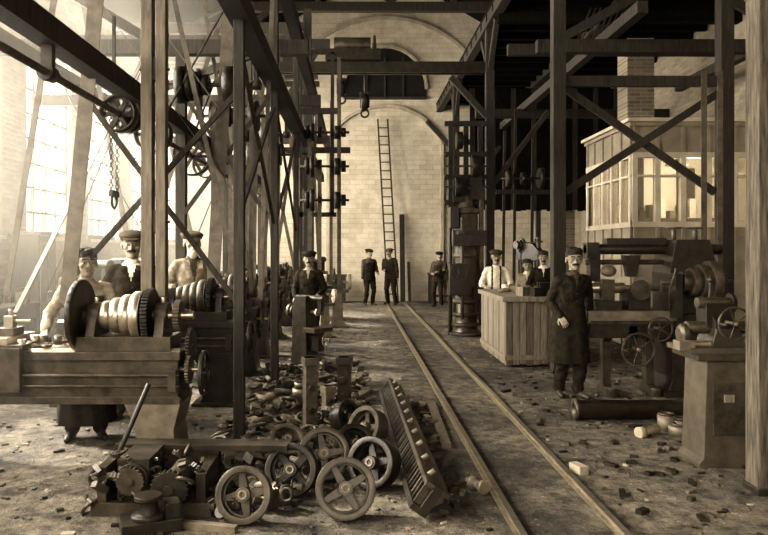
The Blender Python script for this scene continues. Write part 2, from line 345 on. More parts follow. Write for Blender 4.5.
# ---------------------------------------------------------------- engine lathe
def lathe_mesh(L=2.1,fp=.28,detail=True,body=IM):
    b=MB()
    b.bx(-L,0,-.21,.21,.83,.89,body)
    for y in(-.14,.14): b.prism([(-.03,0),(.03,0),(0,.025)],(-L/2,y,.89),(0,1,0),(0,0,1),L-.02,ST)
    for y in(-.17,.17): b.bx(-L+.02,-.02,y-.015,y+.015,.55,.83,body); b.bx(-L,0,y-.035,y+.035,.5,.555,body)
    for x in np.arange(-L+.2,-.1,.4): b.bx(x-.015,x+.015,-.16,.16,.55,.83,body)
    leg=[(-.42,.5),(0,.5),(-.05,.3),(-.02,.07),(.05,0),(-.4,0),(-.34,.07),(-.33,.3)]
    for x in(0,-L+.4):
        b.prism(leg,(x,0,0),(1,0,0),(0,0,1),.40,IG if detail else body)
        b.bx(x-.44,x+.07,-.26,.26,0,.035,body)
    b.bx(-.80,-.08,-.17,.17,.89,1.0,body)
    for x in(-.70,-.18):
        b.prism([(-.16,0),(.16,0),(.1,.18),(-.1,.18)],(x,0,.97),(0,1,0),(0,0,1),.07,body)
        b.cyl((x-.045,0,1.15),(x+.045,0,1.15),.1,body); b.cyl((x,0,1.24),(x,0,1.29),.018,ST)
    b.cyl((-.9,0,1.15),(.06,0,1.15),.035,ST)
    b.lathe((-.80,0,1.15),(1,0,0),[(-.03,fp),(.0,fp),(.01,fp*.9),(.02,.09),(.06,.07)],IR,36)
    b.ring((-.825,0,1.15),(1,0,0),fp,fp*.86,.03,IR)
    for i in range(4):
        a=i*math.pi/2+.4; b.box((-.845,fp*.55*math.cos(a),1.15+fp*.55*math.sin(a)),(.06,.09,.05),ST,(a,0,0))
    x=-.65
    for r in(.11,.135,.16,.185):
        b.lathe((x,0,1.15),(1,0,0),[(0,r-.008),(.01,r),(.04,r+.004),(.07,r),(.078,r-.008)],ST if detail else IM,32); x+=.082
        b.ring((x-.003,0,1.15),(1,0,0),r+.012,r-.04,.006,IR)
    b.gear((-.28,0,1.15),(1,0,0),.21,.05,44,IR)
    b.gear((-.06,0,1.15),(1,0,0),.12,.05,26,IM)
    b.cyl((-.75,.2,1.2),(-.15,.2,1.2),.025,ST); b.gear((-.26,.2,1.2),(1,0,0),.09,.06,20,IR)
    b.gear((.04,-.02,.92),(1,0,0),.14,.03,34,IR); b.gear((.05,-.12,.75),(1,0,0),.11,.03,28,IM)
    b.cyl((-.05,-.12,.75),(.16,-.12,.75),.018,ST); b.wheel((.16,-.1,.72),(1,0,0),.17,.03,IR,5,.022,.03)
    b.cyl((-L+.05,-.225,.72),(0,-.225,.72),.014,IM); b.cyl((-L+.05,-.225,.64),(0,-.225,.64),.010,IM)
    b.bx(-L,-L+.06,-.25,-.19,.6,.76,body); b.bx(-.08,-.02,-.25,-.19,.6,.76,body)
    cx=-1.36
    b.bx(cx-.2,cx+.2,-.25,.25,.9,.95,body); b.bx(cx-.19,cx+.19,-.27,-.21,.6,.93,body); b.bx(cx-.08,cx+.08,-.24,.22,.95,1.0,ST); b.bx(cx-.07,cx+.07,-.12,.06,1.0,1.06,IM)
    b.bx(cx-.035,cx+.035,-.06,.01,1.06,1.15,ST); b.beam((cx-.02,-.03,1.11),(cx+.16,-.03,1.11),.02,.02,ST); b.cyl((cx,-.025,1.15),(cx,-.025,1.2),.015,ST)
    b.wheel((cx-.08,-.31,.75),(0,1,0),.1,.02,ST,4,.014,.02,handle=True); b.cyl((cx-.08,-.31,.75),(cx-.08,-.25,.75),.014,ST)
    b.cyl((cx,-.24,.97),(cx,-.34,.97),.012,ST); b.beam((cx-.07,-.34,.97),(cx+.07,-.34,.97),.015,.015,ST)
    tx=-L+.22
    b.prism([(-.16,0),(.16,0),(.09,.17),(.1,.3),(-.1,.3),(-.09,.17)],(tx,0,.9),(1,0,0),(0,0,1),.2,body)
    b.cyl((tx-.13,0,1.15),(tx+.17,0,1.15),.055,body); b.cyl((tx+.17,0,1.15),(tx+.28,0,1.15),.028,ST,.004); b.wheel((tx-.18,0,1.15),(1,0,0),.11,.02,ST,4,.014,.02)
    return b
la=lathe_mesh().obj('engine_lathe',(-1.32,5.45,0),bevel=.006)
lb=lathe_mesh(1.9,.2,False,IR).obj('engine_lathe',(-1.3,7.65,0),bevel=.005)
for x,y in((-1.3,9.45),(-1.35,11.0),(-1.4,13.3),(-1.4,15.6),(-1.5,18.0)): dup(lb,(x,y,0))
b=MB()
for i in range(34):
    x=random.uniform(-3.38,-2.9) if i%2 else random.uniform(-2.55,-2.3); y=5.45+random.uniform(-.15,.15); s=random.uniform(.02,.05); z=.917
    if i%3==0: b.cyl((x,y,z),(x,y,z+s*1.6),s*.7,random.choice((ST,IM)))
    elif i%3==1: b.box((x,y,z+s*.4),(s*2,s,s*.8),random.choice((IG,IM)),(0,0,random.random()*3))
    else: b.torus((x,y,z+.012),(0,0,1),s,.01,IM,16,6)
b.obj('loose_tools')
# ---------------------------------------------------------------- shafts, pulleys and belts
def pulley(b,o,ax,R,w,mt=IR,ns=6):
    b.wheel(o,ax,R,w,mt,ns,.018,.035,.03)
b=MB(); z=2.92
b.cyl((-2.2,3.0,z),(-2.2,18,z),.028,IM)
for y in np.arange(3,18,2.0): b.bx(-2.24,-2.16,y-.03,y+.03,2.92,3.12,IR); b.cyl((-2.2,y-.06,z),(-2.2,y+.06,z),.06,IR)
for y,R in((6.5,.17),(6.75,.13),(7.6,.2),(9.4,.26),(10.3,.2),(12.2,.3),(14,.24)): pulley(b,(-2.2,y,z),(0,1,0),R,.13)
b.obj('line_shaft')
def counter(name,x0,x1,y,z,beam_z,steps,mt=IR):
    b=MB(); b.cyl((x0,y,z),(x1,y,z),.024,IM)
    for x in(x0+.06,x1-.06):
        b.prism([(-.14,0),(.14,0),(.05,-(beam_z-z)),(-.05,-(beam_z-z))],(x,y,beam_z),(0,1,0),(0,0,1),.04,IR); b.cyl((x-.05,y,z),(x+.05,y,z),.055,IR)
    for x,r,w in steps: b.lathe((x-w/2,y,z),(1,0,0),[(0,r-.01),(w*.1,r),(w*.5,r+.006),(w*.9,r),(w,r-.01)],mt,28); b.ring((x,y,z),(1,0,0),r+.004,r-.03,w+.01,IR)
    b.obj(name)
belts=[]
for x,y in((-1.3,7.65),(-1.3,9.45),(-1.35,11.0),(-1.4,13.3)):
    ys=y+.15; z=3.5
    st=[(x-.64,.20,.08),(x-.555,.17,.08),(x-.47,.14,.08),(x-.38,.11,.08),(x-.1,.2,.12)]
    counter('countershaft',-2.2,-1.05,ys,z,4.12,st)
    if y>8: belts.append((x-.61,ys,z,y,.11,.2)); belts.append((x-.1,ys,z,y,.12,.2))
b=MB()
for x,ys,z,y,r2,r1 in belts: b.belt((y,1.15),r2+.01,(ys,z),r1+.01,x,.06,BE)
b.obj('drive_belt')
b=MB()
b.beam((-2.48,6.0,1.2),(-2.14,5.95,4.5),.13,.012,BE); b.beam((-1.66,8.1,1.2),(-1.5,8.3,4.6),.15,.012,BE); b.beam((-3.6,7.4,1.0),(-2.6,9,4.4),.08,.012,BE)
for x0,y0,z0,x1,y1,z1,w in((-1.95,7.2,4.6,-1.15,7.2,1.0,.05),(-3.0,9.3,1.0,-1.7,9.6,5.3,.06),(-1.25,10.2,4.6,-1.85,10.0,1.1,.06),(-2.9,11.2,1.0,-1.3,11.4,5.1,.07),
    (-2.2,7.6,2.9,-1.4,7.7,4.4,.06),(-2.3,9.4,2.9,-1.6,9.4,4.7,.07),(-3.9,8.3,4.4,-2.3,8.9,1.1,.05),(-1.1,8.0,1.1,-.95,8.1,5.0,.05),(-3.2,8.0,4.9,-1.2,8.2,2.0,.04),(-1.5,12.6,1.1,-.9,12.7,5.2,.06),(-1.9,13.0,5.0,-1.1,13.1,1.1,.06),
    (-1.3,15.2,1.1,-1.0,15.3,6,.06),(-1.6,15.0,5.8,-1.1,15.1,1.1,.06),(-1.15,17.5,1.0,-1.3,17.5,6,.06),(-2.6,6.6,4.8,-1.3,6.7,3.0,.04),
    (-3.4,7.6,1.1,-2.25,8.0,4.2,.06),(-2.9,6.9,4.6,-3.5,7.0,1.2,.06),(-3.9,10.0,5.2,-3.0,9.6,1.1,.07),(-3.3,11.0,5.0,-2.4,11.0,1.1,.06),(-2.05,9.0,5.4,-1.4,9.3,1.3,.05)): b.beam((x0,y0,z0),(x1,y1,z1),w,.01,BE)
b.obj('slanted_drive_belt')
b=MB(); b.lathe((-.04,0,0),(1,0,0),[(0,.08),(.02,.1),(.06,.1),(.08,.08)],IR,20); b.beam((0,0,.0),(0,0,.9),.03,.03,IR)
for k in range(22):
    for s in(-1,1): b.torus((0,s*.09,-.04*k),(1,0,0) if k%2 else (0,1,0),.02,.006,IR,8,5)
b.torus((0,0,-.95),(1,0,0),.07,.015,IR,16,6); b.beam((0,-.1,-.88),(0,.1,-.88),.04,.06,IR)
b.obj('chain_hoist',(-2.42,7.0,3.1))
b=MB(); y=12.5
for x in(-.98,-.42): b.beam((x,y,2.3 if x>-.9 else 0),(x,y,5.2),.06,.06,WD)
for z in(2.55,3.15,3.75):
    b.cyl((-1.1,y-.1,z),(-.12,y-.1,z),.022,IM)
    for x,r,w in((-.86,.16,.08),(-.77,.2,.08),(-.64,.12,.07),(-.33,.15,.1),(-.22,.1,.08)): b.cyl((x-w/2,y-.1,z),(x+w/2,y-.1,z),r*(.8 if z>3.5 else 1),IR,n=24)
b.beam((-1.05,y,2.3),(-.35,y,2.3),.06,.08,WD); b.beam((-1.05,y,5.2),(-.35,y,5.2),.06,.08,WD)
b.beam((-1.3,y,3.45),(-.1,y,3.45),.08,.1,WD); b.beam((-1.3,y,4.15),(-.3,y,4.15),.08,.1,WD)
b.obj('step_pulley_stand')
b=MB()
for x,z0,z1,yy in((-.82,.9,3.75,12.35),(-.64,1.0,3.15,12.3),(-.3,.9,5.1,12.45)): b.beam((x,yy,z0),(x,yy,z1),.07,.01,BE)
for x,y0,z1,dx in((-1.25,9.2,4.1,.2),(-1.2,10.6,4.1,-.25),(-.95,13.6,4.6,.2),(-.8,15.4,5.0,-.2),(-.55,15.6,5.0,0)): b.beam((x,y0,1.0),(x+dx,y0+.05,z1),.06,.01,BE)
b.obj('drive_belt')
# ---------------------------------------------------------------- machines along the aisle
def drill(body=IR,top=IM):
    b=MB(); b.bx(-.25,.25,-.35,.25,0,.08,body); b.lathe((0,.1,.08),(0,0,1),[(0,.13),(.05,.09),(1.5,.075),(1.55,.1),(1.7,.1)],body,18)
    b.prism([(-.45,1.45),(.2,1.45),(.25,1.7),(.1,1.85),(-.3,1.8),(-.5,1.65)],(0,0,0),(0,1,0),(0,0,1),.14,body)
    b.cyl((0,-.4,1.05),(0,-.4,1.95),.03,IM); b.cyl((0,-.4,1.0),(0,-.4,1.1),.045,top); b.lathe((0,-.3,.8),(0,0,1),[(0,.1),(.03,.2),(.06,.2)],top,24); b.bx(-.05,.05,-.3,.1,.72,.8,body)
    b.wheel((.16,-.25,1.5),(1,0,0),.14,.02,IM,5,.014,.02)
    for i,r in enumerate((.09,.12,.15)): b.cyl((-.2+i*.06,.12,1.78),(-.14+i*.06,.12,1.78),r,top,n=20); b.cyl((-.2+i*.06,.2,.3),(-.14+i*.06,.2,.3),.18-.03*i,top,n=20)
    b.gear((0,-.4,1.85),(0,0,1),.1,.04,24,top); return b
da=drill().obj('drill_press',(3.7,15.2,0),(0,0,.4),bevel=.005)
dup(da,(2.95,17.2,0),(0,0,-.3)); dup(da,(2.9,20.2,0),(0,0,0)); dup(da,(4.2,17.5,0),(0,0,.5))
b=MB()
for x,h in((3.35,4.4),(3.6,4.9),(4.0,4.6)): b.beam((x,16.0,0),(x+.05,16.0,h),.06,.05,WD)
b.beam((3.2,16.0,3.0),(4.4,16.0,3.0),.06,.1,WD); b.cyl((3.2,15.9,3.3),(4.4,15.9,3.3),.025,IM)
for x,r in((3.45,.2),(3.8,.14),(4.2,.24)): b.cyl((x-.05,15.9,3.3),(x+.05,15.9,3.3),r,IR,n=24)
b.obj('belt_pulley_stand')
b=MB()
b.prism([(-.2,0),(.2,0),(.12,.15),(.1,.75),(-.1,.75),(-.12,.15)],(0,0,0),(1,0,0),(0,0,1),.3,IG); b.bx(-.25,.25,-.2,.2,0,.04,IM); b.bx(-.24,.24,-.18,.18,.75,.82,IM)
b.cyl((-.3,0,.98),(.3,0,.98),.025,ST); b.bx(-.12,.12,-.07,.07,.82,1.0,IM); b.cyl((-.3,0,.98),(-.23,0,.98),.17,PL,n=28); b.cyl((.23,0,.98),(.3,0,.98),.17,PL,n=28); b.cyl((-.06,0,.98),(.06,0,.98),.08,IR)
gr=b.obj('pedestal_grinder',(-.4,15.2,0),bevel=.005); dup(gr,(-.62,13.4,0),(0,0,.3),scale=.8)
def miller():
    b=MB(); b.prism([(-.4,0),(.35,0),(.3,.15),(.28,1.3),(.2,1.5),(-.12,1.5),(-.14,.2),(-.4,.12)],(0,0,0),(0,1,0),(0,0,1),.36,IR)
    b.bx(-.3,.3,-.5,-.14,.72,.82,IM); b.bx(-.1,.1,-.42,-.14,.3,.72,IR); b.cyl((0,-.5,1.45),(0,.3,1.45),.07,IM)
    b.cyl((0,-.45,1.15),(0,.3,1.15),.035,ST); b.gear((0,-.3,1.15),(0,1,0),.08,.05,16,ST); b.wheel((.02,-.55,.55),(0,1,0),.14,.02,ST,5,.015,.02)
    for i,r in enumerate((.1,.13,.16)): b.cyl((0,.3+i*.07,1.15),(0,.37+i*.07,1.15),r,IM,n=24)
    b.bx(-.05,.05,-.45,-.35,1.1,1.5,IR); return b
ma=miller().obj('milling_machine',(-.72,10.3,0),(0,0,.9),bevel=.006,scale=.66); dup(ma,(-1.0,17.0,0),(0,0,.5)); dup(ma,(-3.9,10.2,0),(0,0,1)); dup(ma,(-4.1,12.4,0),(0,0,1))
# ---------------------------------------------------------------- back of the shop
b=MB(); t=V((.87,22.8,5.94)); f=V((1.18,22.2,0)); sd=V((.16,0,0))
for s in(-1,1): b.beam(f+sd*s,t+sd*s,.05,.07,WD)
n=21
for i in range(1,n): p=f.lerp(t,i/n); b.cyl(p-sd,p+sd,.018,WD,n=8)
b.obj('ladder')
b=MB(); b.beam((1.52,22.7,0),(1.5,22.92,2.85),.16,.05,WD); b.beam((1.75,22.75,0),(1.72,22.93,1.3),.1,.04,WB); b.obj('leaning_plank')
def bench(L,D,H,mt=WB):
    b=MB(); b.bx(-L/2,L/2,-D/2,D/2,H-.06,H,mt)
    for x in(-L/2+.08,L/2-.08):
        for y in(-D/2+.08,D/2-.08): b.bx(x-.05,x+.05,y-.05,y+.05,0,H-.06,mt)
    b.bx(-L/2+.1,L/2-.1,-D/2+.1,D/2-.1,.2,.24,mt); b.bx(-L/2+.05,L/2-.05,-D/2+.02,-D/2+.05,H-.22,H-.06,mt)
    for i in range(int(L*7)):
        x=random.uniform(-L/2+.1,L/2-.1);y=random.uniform(-D/2+.1,D/2-.1);h=random.uniform(.05,.25)
        if i%2: b.cyl((x,y,H),(x,y,H+h),random.uniform(.03,.08),random.choice((IR,IM,IG)),n=12)
        else: b.box((x,y,H+h/2),(random.uniform(.08,.2),.1,h),random.choice((IR,IM,WB)),(0,0,random.random()))
    return b
bench(2.2,.7,.95,WD).obj('workbench',(3.4,22.3,0)); bench(1.8,.6,.9,WD).obj('workbench',(-1.2,22.3,0)); bench(2.6,.7,.9,WD).obj('workbench',(-5.0,9.0,0),(0,0,math.pi/2)); bench(2.6,.7,.9,WD).obj('workbench',(-5.0,13.5,0),(0,0,math.pi/2))
b=MB(); b.bx(-.3,.3,-.22,.22,0,1.9,WD)
for x in(-.15,.15): b.bx(x-.13,x+.13,-.24,-.22,.1,1.8,WB); b.sph((x*.3,-.25,1.0),.02,ST)
b.bx(-.34,.34,-.26,.24,1.9,1.96,WD); b.obj('tool_cabinet',(-5.2,11.3,0),(0,0,math.pi/2),bevel=.006)
# ---------------------------------------------------------------- pillar machine
b=MB()
b.lathe((0,0,0),(0,0,1),[(0,.32),(.06,.32),(.07,.24),(.18,.22),(.19,.29),(.24,.29),(.25,.22),(.38,.21),(.39,.27),(.44,.27),(.45,.2),(.62,.19)],IM,28)
b.lathe((0,0,.62),(0,0,1),[(0,.19),(.03,.26),(.08,.26),(.1,.22),(.9,.22),(.92,.25),(.98,.25),(1.0,.23),(1.75,.23),(1.77,.28),(1.85,.28),(1.88,.17),(2.1,.14)],ID,32)
b.bx(-.36,.05,-.34,-.1,.8,1.4,IR); b.wheel((-.2,-.4,1.25),(0,1,0),.17,.02,IM,5,.015,.02); b.cyl((-.12,-.3,.35),(-.12,-.3,2.3),.035,IM); b.gear((-.12,-.3,2.0),(0,0,1),.14,.06,26,IR)
b.bx(-.3,.34,-.34,-.12,1.75,2.05,IR); b.bx(-.34,-.18,-.28,.1,2.1,2.5,IR); b.cyl((.28,-.1,.2),(.28,-.1,2.9),.05,IM); b.cyl((-.3,.05,.0),(-.3,.05,2.5),.04,IR); b.bx(.1,.36,-.3,-.1,.7,.95,IR)
for x in(-.3,0.0,.28): b.beam((x,.0,2.5),(x,.0,4.2),.09,.09,WD)
for z in(2.6,3.1,3.55,4.15): b.beam((-.42,0,z),(.42,0,z),.1,.09,WD)
for x,z,r in((-.18,2.9,.2),(.15,3.3,.22),(-.15,3.8,.17)): b.cyl((x-.06,-.12,z),(x+.06,-.12,z),r,IR,n=24)
for x,z in((-.15,2.75),(.18,2.8)): b.bx(x-.12,x+.12,-.15,.1,z-.15,z+.3,WD)
b.cyl((-.42,-.12,3.3),(.42,-.12,3.3),.02,IM); b.cyl((-.42,-.12,2.9),(.42,-.12,2.9),.02,IM)
b.obj('pillar_drilling_machine',(2.16,13.75,0),bevel=.004)
b=MB(); b.lathe((0,0,0),(0,0,1),[(0,.14),(.1,.14),(.12,.08),(.3,.08),(.32,.13),(.38,.13),(.4,.06),(.7,.05)],IR,20); b.obj('pipe_flange',(2.3,15.0,0))
# ---------------------------------------------------------------- board-clad workbench
b=MB(); x0,x1,y0,y1=2.13,3.02,9.95,11.9
b.bx(x0+.03,x1-.03,y0+.03,y1-.03,.02,.93,WD)
n=9
for i in range(n): w=(x1-x0)/n; b.bx(x0+i*w+.004,x0+(i+1)*w-.004,y0,y0+.03,.02+.01*(i%3),.93,WL if i%3 else WB)
n=18
for i in range(n): w=(y1-y0)/n; b.bx(x0,x0+.03,y0+i*w+.004,y0+(i+1)*w-.004,.02+.01*(i%2),.93,WL if i%4 else WB)
b.bx(x0-.02,x1+.02,y0-.02,y0-.001,.1,.17,WL); b.bx(x0-.02,x0-.001,y0,y1,.1,.17,WL)
b.bx(x0-.05,x1+.03,y0-.05,y1+.03,.93,1.0,WL)
b.obj('boarded_workbench',bevel=.004)
b=MB()
for i in range(22):
    x=random.uniform(2.2,2.95);y=random.uniform(10.0,11.8);h=random.uniform(.04,.14)
    if i%3==0: b.cyl((x,y,1.0),(x,y,1+h),.05,random.choice((CW,IG,IR)),n=14)
    elif i%3==1: b.box((x,y,1+h/2),(.16,.12,h),random.choice((WL,CW,IG,IR)),(0,0,random.random()*3))
    else: b.cyl((x-.1,y,1.03),(x+.1,y+.05,1.03),.03,ST,n=10)
b.bx(2.66,2.78,10.05,10.25,1.0,1.1,IR); b.bx(2.62,2.82,9.98,10.03,1.08,1.2,IR); b.bx(2.62,2.82,10.1,10.15,1.08,1.2,IR)
b.obj('bench_tools')
# ---------------------------------------------------------------- office cabin
b=MB(); X0,X1,Y0,Y1,H=4.73,7.35,12.0,14.3,3.86
for (xa,xb,ya,yb,ax) in((X0,X1,Y0,Y0+.06,'x'),(X0,X0+.06,Y0,Y1,'y'),(X0,X1,Y1-.06,Y1,'x')):
    b.bx(xa,xb,ya,yb,0,2.1,WP); b.bx(xa,xb,ya,yb,3.25,H,WP)
    L0,L1=(xa,xb) if ax=='x' else (ya,yb); n=6 if ax=='x' else 5
    for i in range(n+1):
        p=L0+(L1-L0)*i/n; p=min(max(p,L0+.045),L1-.045)
        for z0_,z1_,mm,t_ in((0,2.1,WP,.03),(2.1,3.25,WQ,.045),(3.25,H,WP,.03)):
            if ax=='x': b.bx(p-t_,p+t_,ya-.03,yb+.02,z0_,z1_,mm)
            else: b.bx(xa-.03,xb+.02,p-t_,p+t_,z0_,z1_,mm)
    for z,mm in((.15,WP),(1.1,WP),(2.06,WQ),(2.92,WQ),(3.25,WQ)):
        hh=.035 if z==2.92 else .09
        if ax=='x': b.bx(xa,xb,ya-.035,yb+.02,z,z+hh,mm)
        else: b.bx(xa-.035,xb+.02,ya,yb,z,z+hh,mm)
    if ax=='x': b.bx(xa+.05,xb-.05,(ya+yb)/2-.003,(ya+yb)/2+.003,2.12,3.24,GL)
    else: b.bx((xa+xb)/2-.003,(xa+xb)/2+.003,ya+.05,yb-.05,2.12,3.24,GL)
b.bx(X0-.1,X1+.02,Y0-.1,Y1+.1,H,H+.06,WQ); b.bx(X0-.05,X1+.02,Y0-.05,Y1+.05,H-.07,H,WP)
b.bx(X0+.1,X0+1.1,Y1-.12,Y1-.08,0,3.8,WD); b.bx(X0+1.1,X1-.1,Y1-.12,Y1-.08,0,3.8,CW)  # dim and bright panes put into colour: dark and white backing boards
b.bx(X0+.2,X1-.2,Y1-.5,Y1-.14,0,2.3,WD); b.bx(X0+1.75,X0+2.05,Y1-.3,Y1-.14,2.3,3.3,WD)
for i in range(9): b.bx(X0+.3+.2*i,X0+.42+.2*i,Y1-.4,Y1-.2,2.3,2.45+.12*(i%3),random.choice((CW,WD,IG,WD)))
b.obj('office_cabin')
b=MB(); b.cyl((0,0,0),(0,0,.55),.008,IR,n=6); b.lathe((0,0,-.05),(0,0,1),[(0,.2),(.02,.2),(.1,.06),(.12,.03)],IG,20); b.sph((0,0,-.06),.05,CW); b.obj('added_pendant',(6.0,13.1,3.3))  # pendant invented to go with the added cabin light
for x,y in((5.95,14.9),(5.95,20.2)):
    b=MB(); b.bx(-.28,.28,-.28,.28,0,6.1,BRP); b.bx(-.33,.33,-.33,.33,0,.3,BRP); b.bx(-.32,.32,-.32,.32,5.9,6.05,BRP); b.obj('brick_pillar',(x,y,0))
# ---------------------------------------------------------------- horizontal boring machine
b=MB()
b.bx(2.62,3.6,-.22,.22,.82,.9,IM); b.bx(2.64,3.58,-.2,-.16,.66,.82,IR); b.bx(2.64,3.58,.16,.2,.66,.82,IR); b.bx(2.6,3.62,-.26,-.2,.86,.97,IG)
b.bx(2.66,3.5,-.2,.2,.9,.98,IM)
for x in(2.88,3.38):
    b.prism([(-.2,0),(.2,0),(.17,.05),(.06,.12),(.05,.6),(.12,.68),(-.12,.68),(-.05,.6),(-.06,.12),(-.17,.05)],(x,0,0),(0,1,0),(0,0,1),.09,IM)
    b.cyl((x,-.2,0),(x,-.2,.1),.07,IM)
b.bx(2.75,3.0,-.2,.2,.98,1.08,IR); b.bx(2.8,2.95,-.12,.12,1.08,1.32,IM); b.cyl((2.7,0,1.22),(3.1,0,1.22),.06,ST); b.cyl((3.1,0,1.22),(3.5,0,1.22),.035,ST)
b.sph((2.9,-.05,1.42),(.09,.09,.07),IG); b.bx(3.1,3.35,-.15,.15,.98,1.2,IR); b.gear((3.22,-.18,1.2),(0,1,0),.12,.04,28,IM)
b.cyl((2.66,.05,1.67),(4.25,.05,1.67),.06,IR); b.bx(2.66,2.8,-.04,.14,1.56,1.75,IR); b.cyl((2.66,.05,1.52),(3.6,.05,1.52),.03,IM); b.bx(2.9,3.6,.0,.16,1.72,1.8,IR)
b.bx(2.7,2.82,-.02,.12,1.3,1.7,IR); b.prism([(-.1,0),(.1,0),(.05,-.25),(-.05,-.25)],(3.2,.05,1.6),(1,0,0),(0,0,1),.1,IR)
b.prism([(3.52,0),(4.2,0),(4.14,.2),(4.1,1.4),(4.0,1.78),(3.62,1.78),(3.55,1.4),(3.58,.2)],(0,0.05,0),(1,0,0),(0,0,1),.5,IR)
b.bx(3.45,4.25,-.3,.4,0,.06,IR)
x=3.62
for r in(.12,.16,.2,.24): b.cyl((x,-.3,1.3),(x+.09,-.3,1.3),r,IM,n=28); x+=.095
b.cyl((3.4,-.3,1.3),(4.2,-.3,1.3),.03,IM); b.bx(3.52,3.6,-.4,-.2,.9,1.4,IR); b.bx(4.02,4.1,-.4,-.2,.9,1.4,IR)
b.gear((3.75,-.26,.75),(0,1,0),.2,.05,40,IR); b.gear((3.98,-.26,.55),(0,1,0),.13,.05,28,IM); b.cyl((3.75,-.33,.75),(3.75,-.2,.75),.03,ST)
b.wheel((3.13,-.34,.55),(0,1,0),.19,.03,IM,5,.02,.03,handle=True); b.cyl((3.13,-.36,.55),(3.13,-.1,.55),.02,ST); b.bx(3.08,3.18,-.2,-.1,.5,.8,IR)
b.wheel((3.37,-.36,.78),(0,1,0),.14,.025,IM,5,.018,.025,handle=True); b.cyl((3.37,-.37,.78),(3.37,-.2,.78),.018,ST)
b.wheel((2.5,-.12,.78),(0,1,0),.1,.02,IM,4,.014,.02); b.cyl((2.5,-.14,.78),(2.7,-.05,.8),.015,ST)
b.tube([V((3.5,-.3,1.0)),V((3.45,-.4,1.2)),V((3.5,-.45,1.45))],.012,IM)
for x in(3.7,3.95): b.cyl((x,.05,1.78),(x,.05,1.9),.03,IM); b.wheel((x,.05,1.92),(0,0,1),.09,.02,IM,4,.014,.02)
b.obj('horizontal_boring_machine',(.02,8.15,0),bevel=.005)
b=MB()
for x in(4.35,4.55): b.beam((x,0,0),(x,0,3.9),.07,.012,BE)
b.obj('vertical_drive_belt',(0,8.75,0))
b=MB(); b.prism([(-.5,0),(.5,0),(.42,.12),(.36,.9),(.3,1.0),(-.3,1.0),(-.36,.9),(-.42,.12)],(0,0,0),(1,0,0),(0,0,1),.6,IR)
b.cyl((-.7,0,1.3),(.7,0,1.3),.05,IM)
for x,r in((-.25,.3),(-.1,.24),(.05,.18),(.35,.34)): b.wheel((x,0,1.3),(1,0,0),r,.1,IR,6,.02,.05)
for x in(-.5,.55): b.prism([(-.15,0),(.15,0),(.07,.4),(-.07,.4)],(x,0,.98),(0,1,0),(0,0,1),.08,IM)
b.wheel((0,-.36,.6),(0,1,0),.2,.03,IM,5,.02,.03)
b.obj('power_shear_machine',(5.15,7.9,0),(0,0,.2),bevel=.005)
# ---------------------------------------------------------------- pedestal, right foreground
b=MB()
b.prism([(-.22,0),(.22,0),(.22,.03),(.185,.07),(.16,.82),(-.16,.82),(-.185,.07),(-.22,.03)],(0,0,0),(1,0,0),(0,0,1),.36,ID)
b.bx(-.12,.12,-.19,-.178,.25,.65,IM); b.bx(-.04,.04,-.2,-.19,.5,.56,WL); b.bx(-.25,.22,-.22,.22,.82,.87,IM); b.bx(-.3,.3,-.2,.2,.87,.91,ID)
b.prism([(-.12,0),(.14,0),(.1,.14),(-.08,.14)],(.02,0,.91),(1,0,0),(0,0,1),.26,IM)
b.cyl((-.24,0,1.05),(.24,0,1.05),.05,IM); b.cyl((-.06,0,1.05),(.05,0,1.05),.11,IR,n=24); b.lathe((-.3,0,1.0),(1,0,0),[(0,.05),(.02,.08),(.06,.08),(.08,.05)],IM,20)
b.bx(-.1,.12,-.05,.12,1.05,1.24,IR); b.cyl((-.14,.03,1.24),(.16,.03,1.24),.045,IM); b.gear((.13,.03,1.24),(1,0,0),.08,.03,20,IR)
b.wheel((0.03,-.22,1.1),(0,1,0),.13,.022,IM,5,.016,.022,handle=True); b.cyl((.03,-.24,1.1),(.03,0,1.1),.014,ST)
b.wheel((.2,-.2,1.05),(0,1,0),.08,.02,IM,4,.012,.02); b.cyl((-.34,-.1,.93),(-.1,-.1,.93),.03,ST); b.bx(-.36,-.24,-.16,-.04,.89,.96,IG)
b.beam((.0,.1,1.1),(.02,.12,1.4),.03,.03,IR); b.sph((.02,.12,1.42),.03,IR)
b.obj('bench_grinder_pedestal',(2.83,5.5,0),bevel=.005)
b=MB(); b.lathe((2.13,6.85,.1),(1,.0,0),[(0,.1),(.03,.1),(.03,.092),(1.25,.092),(1.25,.06),(0,.06)],IM,24,True); b.obj('steel_pipe')
b=MB(); b.cyl((2.45,7.12,.05),(3.45,7.2,.05),.05,IM,n=20); b.cyl((2.35,7.32,.03),(3.4,7.28,.03),.03,IG,n=14); b.cyl((2.6,7.5,.03),(3.8,7.42,.03),.025,IM,n=14); b.obj('iron_bar')
b=MB(); b.cyl((2.55,6.22,.04),(2.72,6.3,.05),.035,ST,n=20); b.cyl((2.5,6.2,.04),(2.56,6.225,.04),.05,PL,n=20); b.obj('machined_shaft')
b=MB()
for i,(x,y) in enumerate(((2.92,6.3),(2.97,6.4),(2.86,6.45))): b.cyl((x,y,0),(x,y,.08+.03*i),.1-.01*i,IG,n=24); b.torus((x,y,.09+.03*i),(0,0,1),.06,.012,IM,18,6)
b.obj('flange_stack')
b=MB(); b.box((1.66,5.22,.03),(.07,.14,.06),PL,(0,0,.3)); b.obj('wood_block')
b=MB(); b.lathe((.78,4.9,.05),(.4,-.8,.0),[(0,.02),(.06,.02),(.06,.05),(.09,.05),(.09,.03),(.17,.03),(.17,.045),(.2,.045)],IG,16); b.obj('valve_fitting')
